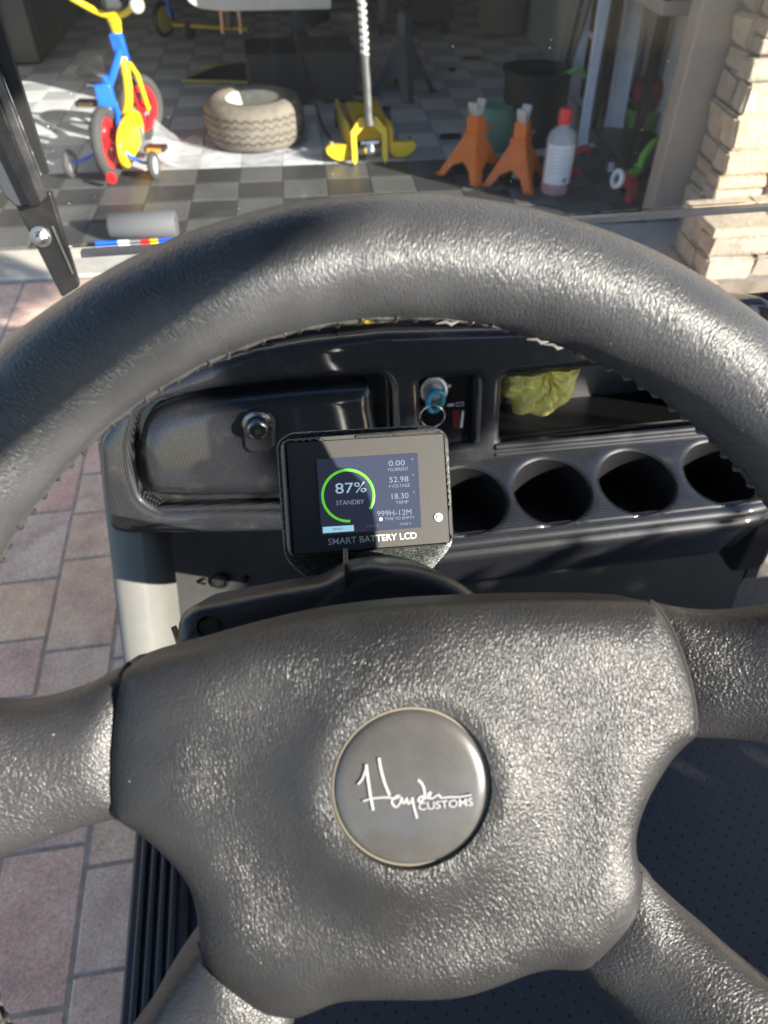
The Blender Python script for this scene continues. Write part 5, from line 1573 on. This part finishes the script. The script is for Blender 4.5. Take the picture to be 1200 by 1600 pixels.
# small things on the floor by the jamb
p = ground(985, 238, .008)+V((.05, .05, 0))
mb = MB(); nu, nv = 28, 16
for i in range(nv+1):
    th = math.pi*i/nv
    for k in range(nu):
        ph = 2*math.pi*k/nu; d = Vector((math.sin(th)*math.cos(ph), math.sin(th)*math.sin(ph), math.cos(th)))
        r = 1+.18*noise.noise(d*2.2)+.06*noise.noise(d*7)
        mb.v.append((p[0]+d.x*.085*r, p[1]+d.y*.075*r, p[2]+.27+d.z*.075*r))
for i in range(nv):
    for k in range(nu): mb.f.append((i*nu+k, i*nu+(k+1) % nu, (i+1)*nu+(k+1) % nu, (i+1)*nu+k))
tag(mb.build('cloth_bundle', mat('maroon_cloth', (.20, .025, .035), .9, bump=.5, bscale=80), None), 'dark red cloth bundle sitting on the green basin', 'cloth bundle')
mb = MB(); mb.lathe([(.001, .0), (.075, 0), (.105, .19), (.112, .20), (.104, .205), (.07, .02), (.001, .02)], p, (0, 0, 1), 28)
tag(mb.build('green_basin', mat('lime_plastic', (.16, .34, .09), .5), None), 'small lime green basin near the door jamb', 'basin')
p = ground(966, 282, .008)
bx = thing('label_box', p, 'small carton with a white and red label on the floor by the jamb', 'carton')
mb = MB(); mb.box(p+V((0, .05, .05)), (.15, .09, .10), Matrix.Rotation(-.15, 3, 'Z')); mb.build('carton_body', mat('dark_carton', (.05, .05, .06), .6), bx, bevel=.003)
mb = MB(); mb.box(p+V((0, .0, .062)), (.125, .004, .042), Matrix.Rotation(-.15, 3, 'Z')); mb.build('carton_label', mat('white_paper_label', (.72, .72, .74), .6), bx)
mb = MB(); mb.box(p+V((-.022, .0015, .064)), (.026, .006, .030), Matrix.Rotation(-.15, 3, 'Z')); mb.build('red_mark', m_red, bx)
p = ground(972, 318, .008)
spr = thing('hose_sprayer', p, 'red spray nozzle with a white ring and lime green hose by the jamb', 'sprayer')
mb = MB(); mb.tube(smooth_open([p+V((-.03, .0, .11)), p+V((.01, 0, .095)), p+V((.04, .01, .06)), p+V((.035, .015, .0))], 4), [.034]*4+[.03]*4+[.024]*4+[.020], 14); mb.build('nozzle_body', mat('dark_red_plastic', (.36, .02, .03), .4), spr)
mb = MB(); mb.lathe([(.020, 0), (.040, .002), (.042, .016), (.030, .022), (.020, .018)], p+V((-.042, -.005, .113)), (-1, -.2, .25), 24); mb.build('nozzle_ring', mat('white_plastic', (.7, .7, .7), .4), spr)
mb = MB(); mb.tube(smooth_open([p+V((.02, .03, .12)), p+V((.07, .05, .13)), p+V((.09, .07, .18)), p+V((.14, .09, .23)), p+V((.20, .12, .21))], 6), .019, 10); mb.build('hose', mat('lime_hose', (.15, .42, .05), .45), spr)
p = ground(890, 282, .008)
tr_ = thing('red_handle_tool', p, 'small red lever handle lying behind the bottle', 'tool')
mb = MB(); mb.tube(smooth_open([p+V((0, .05, .03)), p+V((.02, .05, .10)), p+V((.07, .05, .13)), p+V((.10, .05, .11))], 5), .016, 10); mb.build('lever', mat('dark_red_plastic', (.36, .02, .03), .4), tr_)
mb = MB(); mb.box(p+V((.01, .05, .02)), (.09, .07, .03)); mb.build('lever_base', mat('dark_red_plastic', (.36, .02, .03), .4), tr_, bevel=.006)

# ---- grey foam roll near the threshold; striped bar painted as the bike's refracted image
p = ground(224, 352, .058)
mb = MB(); d_ = nrm((1, -.06, 0))
mb.lathe([(.020, -.135), (.050, -.137), (.056, -.130), (.056, .130), (.050, .137), (.020, .135), (.020, -.135)], p, d_, 36)
tag(mb.build('foam_roll', mat('grey_foam', (.10, .10, .105), .7, bump=.3, bscale=200), None, angle=50), 'short grey foam roll lying behind the training wheels', 'foam roll')
a, b_ = ground(150, 381, .02), ground(275, 376, .02)
st_ = thing('bike_refraction', (a+b_)/2, 'thin stick striped blue, white, red and yellow on the doorway edge', 'refracted image')
segs = [(0, .28, m_blue), (.28, .42, M_WHITEP), (.42, .56, mat('refraction_grey', (.2, .2, .2), .5)), (.56, .68, m_red), (.68, .78, m_yel), (.78, 1, m_blue)]
for t0, t1, m_ in segs:
    mb = MB(); mb.tube([a+(b_-a)*t0, a+(b_-a)*t1], .011, 10); mb.build('refraction_section', m_, st_)

# ---- raised cart further in
rc = V((.35, 5.6, 0))
raised = thing('raised_cart', rc, 'second golf cart with pale bumper raised on stands in the garage', 'golf cart')
m_pale = mat('pale_grey_bumper', (.52, .50, .46), .5, vary=.08, vscale=10)
mb = MB()
FB = Frame((0, 4.62, .555), (1, -.05, 0), (0, 0, 1))
mb.prism(round_poly([(-.30, .03), (-.14, 0), (.45, 0), (.45, .30), (-.30, .30)], [.12, .15, .01, .01, .03], 8), FB, -.35, 0); mb.build('bumper', m_pale, raised, bevel=.012)
mb = MB(); mb.box((.35, 5.75, .72), (1.15, 1.9, .28)); mb.build('chassis', M_BLACKM, raised, bevel=.03)
mb = MB(); mb.box((.72, 4.80, .60), (.46, .10, .05)); mb.build('tow_frame', m_navy, raised, bevel=.006)
mb = MB(); mb.tube([(-.10, 5.55, .42), (.85, 5.50, .42)], .04, 14); mb.lathe([(.001, -.11), (.09, -.10), (.12, 0), (.09, .10), (.001, .11)], (.42, 5.53, .42), (1, 0, 0), 24); mb.build('axle', M_BLACKM, raised)
for px in (347, 375):
    q0, q1 = at_y(px, 30, 5.2), at_y(px+2, 52, 5.2)
    mb = MB(); mb.tube([q0+V((0, 0, .06)), q0, q1], .012, 10); mb.build('shock_rod', mat('copper_rod', (.50, .28, .18), .35, .6), raised)
for sx in (-.10, .85):
    mb = MB(); mb.lathe([(.001, -.02), (.10, -.02), (.11, .0), (.10, .02), (.001, .02)], (sx, 5.52, .42), (1, 0, 0), 24); mb.build('brake_drum', mat('rusty_drum', (.13, .11, .09), .7), raised)
for sx in (-.15, .90):
    mb = MB(); mb.lathe([(.10, -.09), (.19, -.10), (.225, -.07), (.23, 0), (.225, .07), (.19, .10), (.10, .09)], (sx, 6.9, .42), (1, 0, 0), 28); mb.build('tyre', mat('tyre_rubber', (.022, .022, .022), .8), raised)
mb = MB(); mb.box((.30, 5.15, .15), (.66, .40, .28)); tb = mb.build('battery_crate', mat('black_crate', (.014, .014, .014), .6), None, bevel=.02)
tag(tb, 'low black crate on the floor under the raised cart', 'crate')
# dark floor mat with yellow edge
mt = ground(335, 120, .012)
mfl = thing('edged_mat', mt, 'black rubber mat with yellow edging behind the bicycle', 'mat')
mb = MB(); mb.prism(round_poly([(-.20, -.10), (.22, -.20), (.40, .05), (.20, .30), (.02, .22)], .02), Frame(mt, (1, 0, 0), (0, 1, 0)), 0, .012); mb.build('mat_sheet', mat('black_rubber', (.016, .016, .016), .6), mfl)
mb = MB(); mb.tube([mt+V(q) for q in ((-.21, -.10, .01), (.22, -.205, .01), (.41, .05, .01))], .009, 8); mb.tube([mt+V(q) for q in ((-.20, -.10, .01), (.02, .225, .01), (.20, .305, .01))], .009, 8); mb.build('edging', mat('faded_yellow', (.36, .33, .08), .6), mfl)
q = ground(180, 115, .012)
mb = MB(); mb.bar(q+V((.55, .12, 0)), q+V((1.15, .16, 0)), .03, .012); tag(mb.build('yellow_strip', mat('faded_yellow', (.36, .33, .08), .6), None), 'flat yellow edging strip on the floor beside the black mat', 'strip')
# scooter
s0 = ground(266, 62, .0)+V((0, .05, 0))
sco = thing('kick_scooter', s0, "child's blue kick scooter with a yellow wheel behind the bicycle", 'scooter')
mb = MB(); mb.lathe([(.10+.020*math.cos(t), .022*math.sin(t)) for t in np.linspace(0, 2*math.pi, 12, endpoint=False)], s0+V((-.03, 0, .125)), (.8, -.6, 0), 28, close=True); w = mb.build('front_wheel', M_BLACKP, sco)
mb = MB(); mb.lathe([(.001, -.022), (.07, -.026), (.092, -.012), (.092, .012), (.07, .026), (.001, .022)], s0+V((-.03, 0, .125)), (.8, -.6, 0), 24); mb.build('wheel_disc', mat('dim_yellow_plastic', (.62, .45, .03), .4), w)
mb = MB(); mb.tube([s0+V((.02, .02, .14)), s0+V((.02, .03, .32)), s0+V((-.02, .06, .95))], .019, 10); mb.build('stem', m_blue, sco)
mb = MB(); mb.tube([s0+V((-.20, .02, .95)), s0+V((.17, .10, .95))], .014, 8); mb.build('handlebar', m_blue, sco)
mb = MB(); mb.bar(s0+V((.05, -.02, .10)), s0+V((.62, -.22, .09)), .11, .025); mb.build('deck', mat('dim_yellow_plastic', (.62, .45, .03), .4), sco, bevel=.006)
mb = MB(); mb.lathe([(.001, -.02), (.05, -.02), (.062, 0), (.05, .02), (.001, .02)], s0+V((.16, -.10, .065)), (.8, -.6, 0), 20); mb.build('rear_wheel', M_BLACKP, sco)
# blue cloth on the floor, dark cabinet at the left wall
q = ground(22, 66, .01)
mb = MB(); nx = 14
for j in range(nx+1):
    for i in range(nx+1):
        u_, v_ = i/nx-.5, j/nx-.5
        mb.v.append((q[0]+u_*.30, q[1]+v_*.22, .012+.05*max(0, .25-u_*u_-v_*v_)*2+.02*noise.noise(Vector((u_*8, v_*8, 1)))*(1 if max(abs(u_), abs(v_)) < .45 else 0)))
for j in range(nx):
    for i in range(nx): a = j*(nx+1)+i; mb.f.append((a, a+1, a+nx+2, a+nx+1))
tag(mb.build('shop_rag', mat('blue_rag', (.02, .07, .30), .9), None), 'blue shop rag crumpled on the tiles by the dark cabinet', 'rag')
gc_ = G(-1.86, 3.9, 0)
cab = thing('tool_cabinet', gc_, 'dark tool cabinet along the left garage wall', 'cabinet')
mb = MB(); mb.box(G(-1.80, 4.3, .52), (.40, 2.6, 1.0), GR3); cb = mb.build('cabinet_body', mat('charcoal_steel', (.022, .022, .024), .5), cab, bevel=.01)
for k in range(4):
    mb = MB(); mb.box(G(-1.598, 3.38+k*.63, .52), (.012, .58, .9), GR3); mb.build('cabinet_door', mat('charcoal_steel', (.022, .022, .024), .5), cab, bevel=.004)
# wooden dolly with casters and crate, beige bin at the back
dp = ground(650, 60, .0)+V((.0, .10, 0))
dol = thing('furniture_dolly', dp, 'wooden dolly on black casters with boards on it, at the back of the garage', 'dolly')
m_wood = mat('dim_wood', (.22, .125, .06), .7, vary=.25, vscale=18)
mb = MB(); mb.box(dp+V((0, .2, .17)), (.62, .5, .16)); mb.build('frame', mat('dark_dolly_frame', (.02, .02, .02), .6), dol, bevel=.01)
for k in range(4):
    mb = MB(); mb.box(dp+V((0, .02+k*.125, .265)), (.62, .118, .03)); mb.build('plank', m_wood, dol, bevel=.003)
mb = MB(); mb.box(dp+V((.02, .22, .36)), (.45, .36, .15)); mb.build('board_stack', m_wood, dol, bevel=.006)
for dx in (-.26, .26):
    for dy in (.0, .4):
        mb = MB(); mb.lathe([(.001, -.018), (.042, -.018), (.045, 0), (.042, .018), (.001, .018)], dp+V((dx, dy, .055)), (1, .2, 0), 18); mb.build('caster', M_BLACKP, dol)
cp = ground(786, 62, .008)+V((.03, .18, 0))
mb = MB(); mb.lathe([(.001, 0), (.13, .005), (.165, .03), (.18, .10), (.205, .62), (.215, .64), (.20, .645), (.17, .1), (.001, .05)], cp, (0, 0, 1), 36)
tag(mb.build('trash_bin', mat('khaki_plastic', (.22, .20, .15), .5), None), 'khaki plastic trash bin at the back of the garage', 'bin')
for px, py, w_ in ((737, 92, .07), (706, 110, .03), (703, 215, .06)):
    q = ground(px, py, .010)
    mb = MB(); mb.prism(smooth_closed([(-w_, -.01), (0, -.03), (w_, -.005), (w_*.6, .03), (-w_*.5, .025)], 4), Frame(q, (1, 0, 0), (0, 1, 0)), 0, .012)
    tag(mb.build('rag_scrap', M_BLACKP, None), {737: 'flat black rag on the pale tiles in front of the bin', 706: 'tiny black scrap on the pale tiles near the dolly', 703: 'dark scrap on the floor left of the orange jack stand'}[px], 'scrap')
mb = MB(); mb.box(G(1.2, 5.9, .9), (1.5, .45, 1.8), GR3)
ws = mb.build('storage_cupboard', mat('charcoal_steel', (.022, .022, .024), .5), None, bevel=.01)
tag(ws, 'tall charcoal cupboard against the back wall of the garage', 'cupboard')
mb = MB(); mb.box(G(-.9, 5.95, .5), (2.2, .4, 1.0), GR3)
wb = mb.build('work_bench', mat('dark_bench_wood', (.06, .045, .035), .7), None, bevel=.01)
tag(wb, 'long dark work bench against the back wall of the garage', 'bench')

# ================================================================== unseen hedge and small tree added on the passenger side to shade the dash
SA = nrm(np.cross(np.array(TO_SUN), (0, 0, 1.0))); SB = np.cross(SA, np.array(TO_SUN)); SB = SB if SB[2] > 0 else -SB
def leafy(centre_fn, count, size, seed):
    r = random.Random(seed); mbl = MB()
    for _ in range(count):
        p = centre_fn(r)
        if p is None: continue
        q = Matrix.Rotation(r.uniform(0, 6.28), 3, 'Z') @ Matrix.Rotation(r.uniform(-1.3, 1.3), 3, 'X')
        L_ = size*r.uniform(.7, 1.4)
        pts = [(0, 0, 0), (L_*.28, L_*.4, L_*.05), (0, L_, 0), (-L_*.28, L_*.4, L_*.05)]
        vs = [q @ Vector(t) for t in pts]
        mbl.add([(p[0]+v.x, p[1]+v.y, p[2]+v.z) for v in vs], [(0, 1, 2, 3)])
    return mbl
m_leaf = mat('green_leaf', (.055, .085, .03), .55, vary=.4, vscale=8)
SH = lambda a, b, d: SA*a+SB*b+np.array(TO_SUN)*d
hc = SH(-.95, .30, 2.6); hc[2] = 0
hedge = thing('added_hedge', hc, 'unseen green hedge added on the passenger side to shade the dash', 'hedge')
mb = leafy(lambda r: SH(r.uniform(-1.5, -.46), r.uniform(-.75, .70), 2.6+r.uniform(-.16, .16)), 16000, .055, 3)
hp = mb.build('foliage', m_leaf, hedge, smooth=False)
mb = MB()
for k in range(5):
    q = SH(-1.4+k*.2, 0, 2.6); q[2] = 0
    mb = MB(); mb.tube([q, q+V((.01, 0, .6)), q+V((0, .02, 1.3))], [.025, .02, .01], 8); mb.build('stem', mat('brown_bark', (.10, .07, .05), .9, bump=.5, bscale=60), hedge)
tb_ = SH(-.95, .30, 3.3); tb_[2] = 0
tree = thing('added_shade_tree', tb_, 'unseen small tree added behind the hedge, crown shaped to shade the dash', 'tree')
tp = SH(-.95, 1.25, 3.1)
mb = MB(); mb.tube(smooth_open([tb_, tb_+V((.02, .01, .9)), V((tb_[0], tb_[1], 1.7)), tp], 5), [.09-.003*k for k in range(16)], 12); mb.build('trunk', mat('brown_bark', (.10, .07, .05), .9, bump=.5, bscale=60), tree)
def crown_pt(r):
    a, b = r.uniform(-1.5, -.44), r.uniform(.80, 1.75)
    if a > -.445-.22*max(0, b-1.15)/.6-.015*noise.noise(Vector((b*14, 3, 1))): return None
    if b < .890+.2*(max(a, -.8)+.55): return None
    return SH(a, b, 3.1+r.uniform(-.4, .4))
mb = leafy(crown_pt, 15000, .05, 5)
mb.build('crown', m_leaf, tree, smooth=False)
for k in range(6):
    q = tp+V((-.3+.12*k, .1*math.sin(k), .35+.1*(k % 3)))
    mb = MB(); mb.tube([SH(-.95, 1.0+.05*k, 3.1), (SH(-.95, 1.1, 3.1)+q)/2+V((0, 0, .06)), q], [.03, .02, .006], 8); mb.build('limb', mat('brown_bark', (.10, .07, .05), .9, bump=.5, bscale=60), tree)
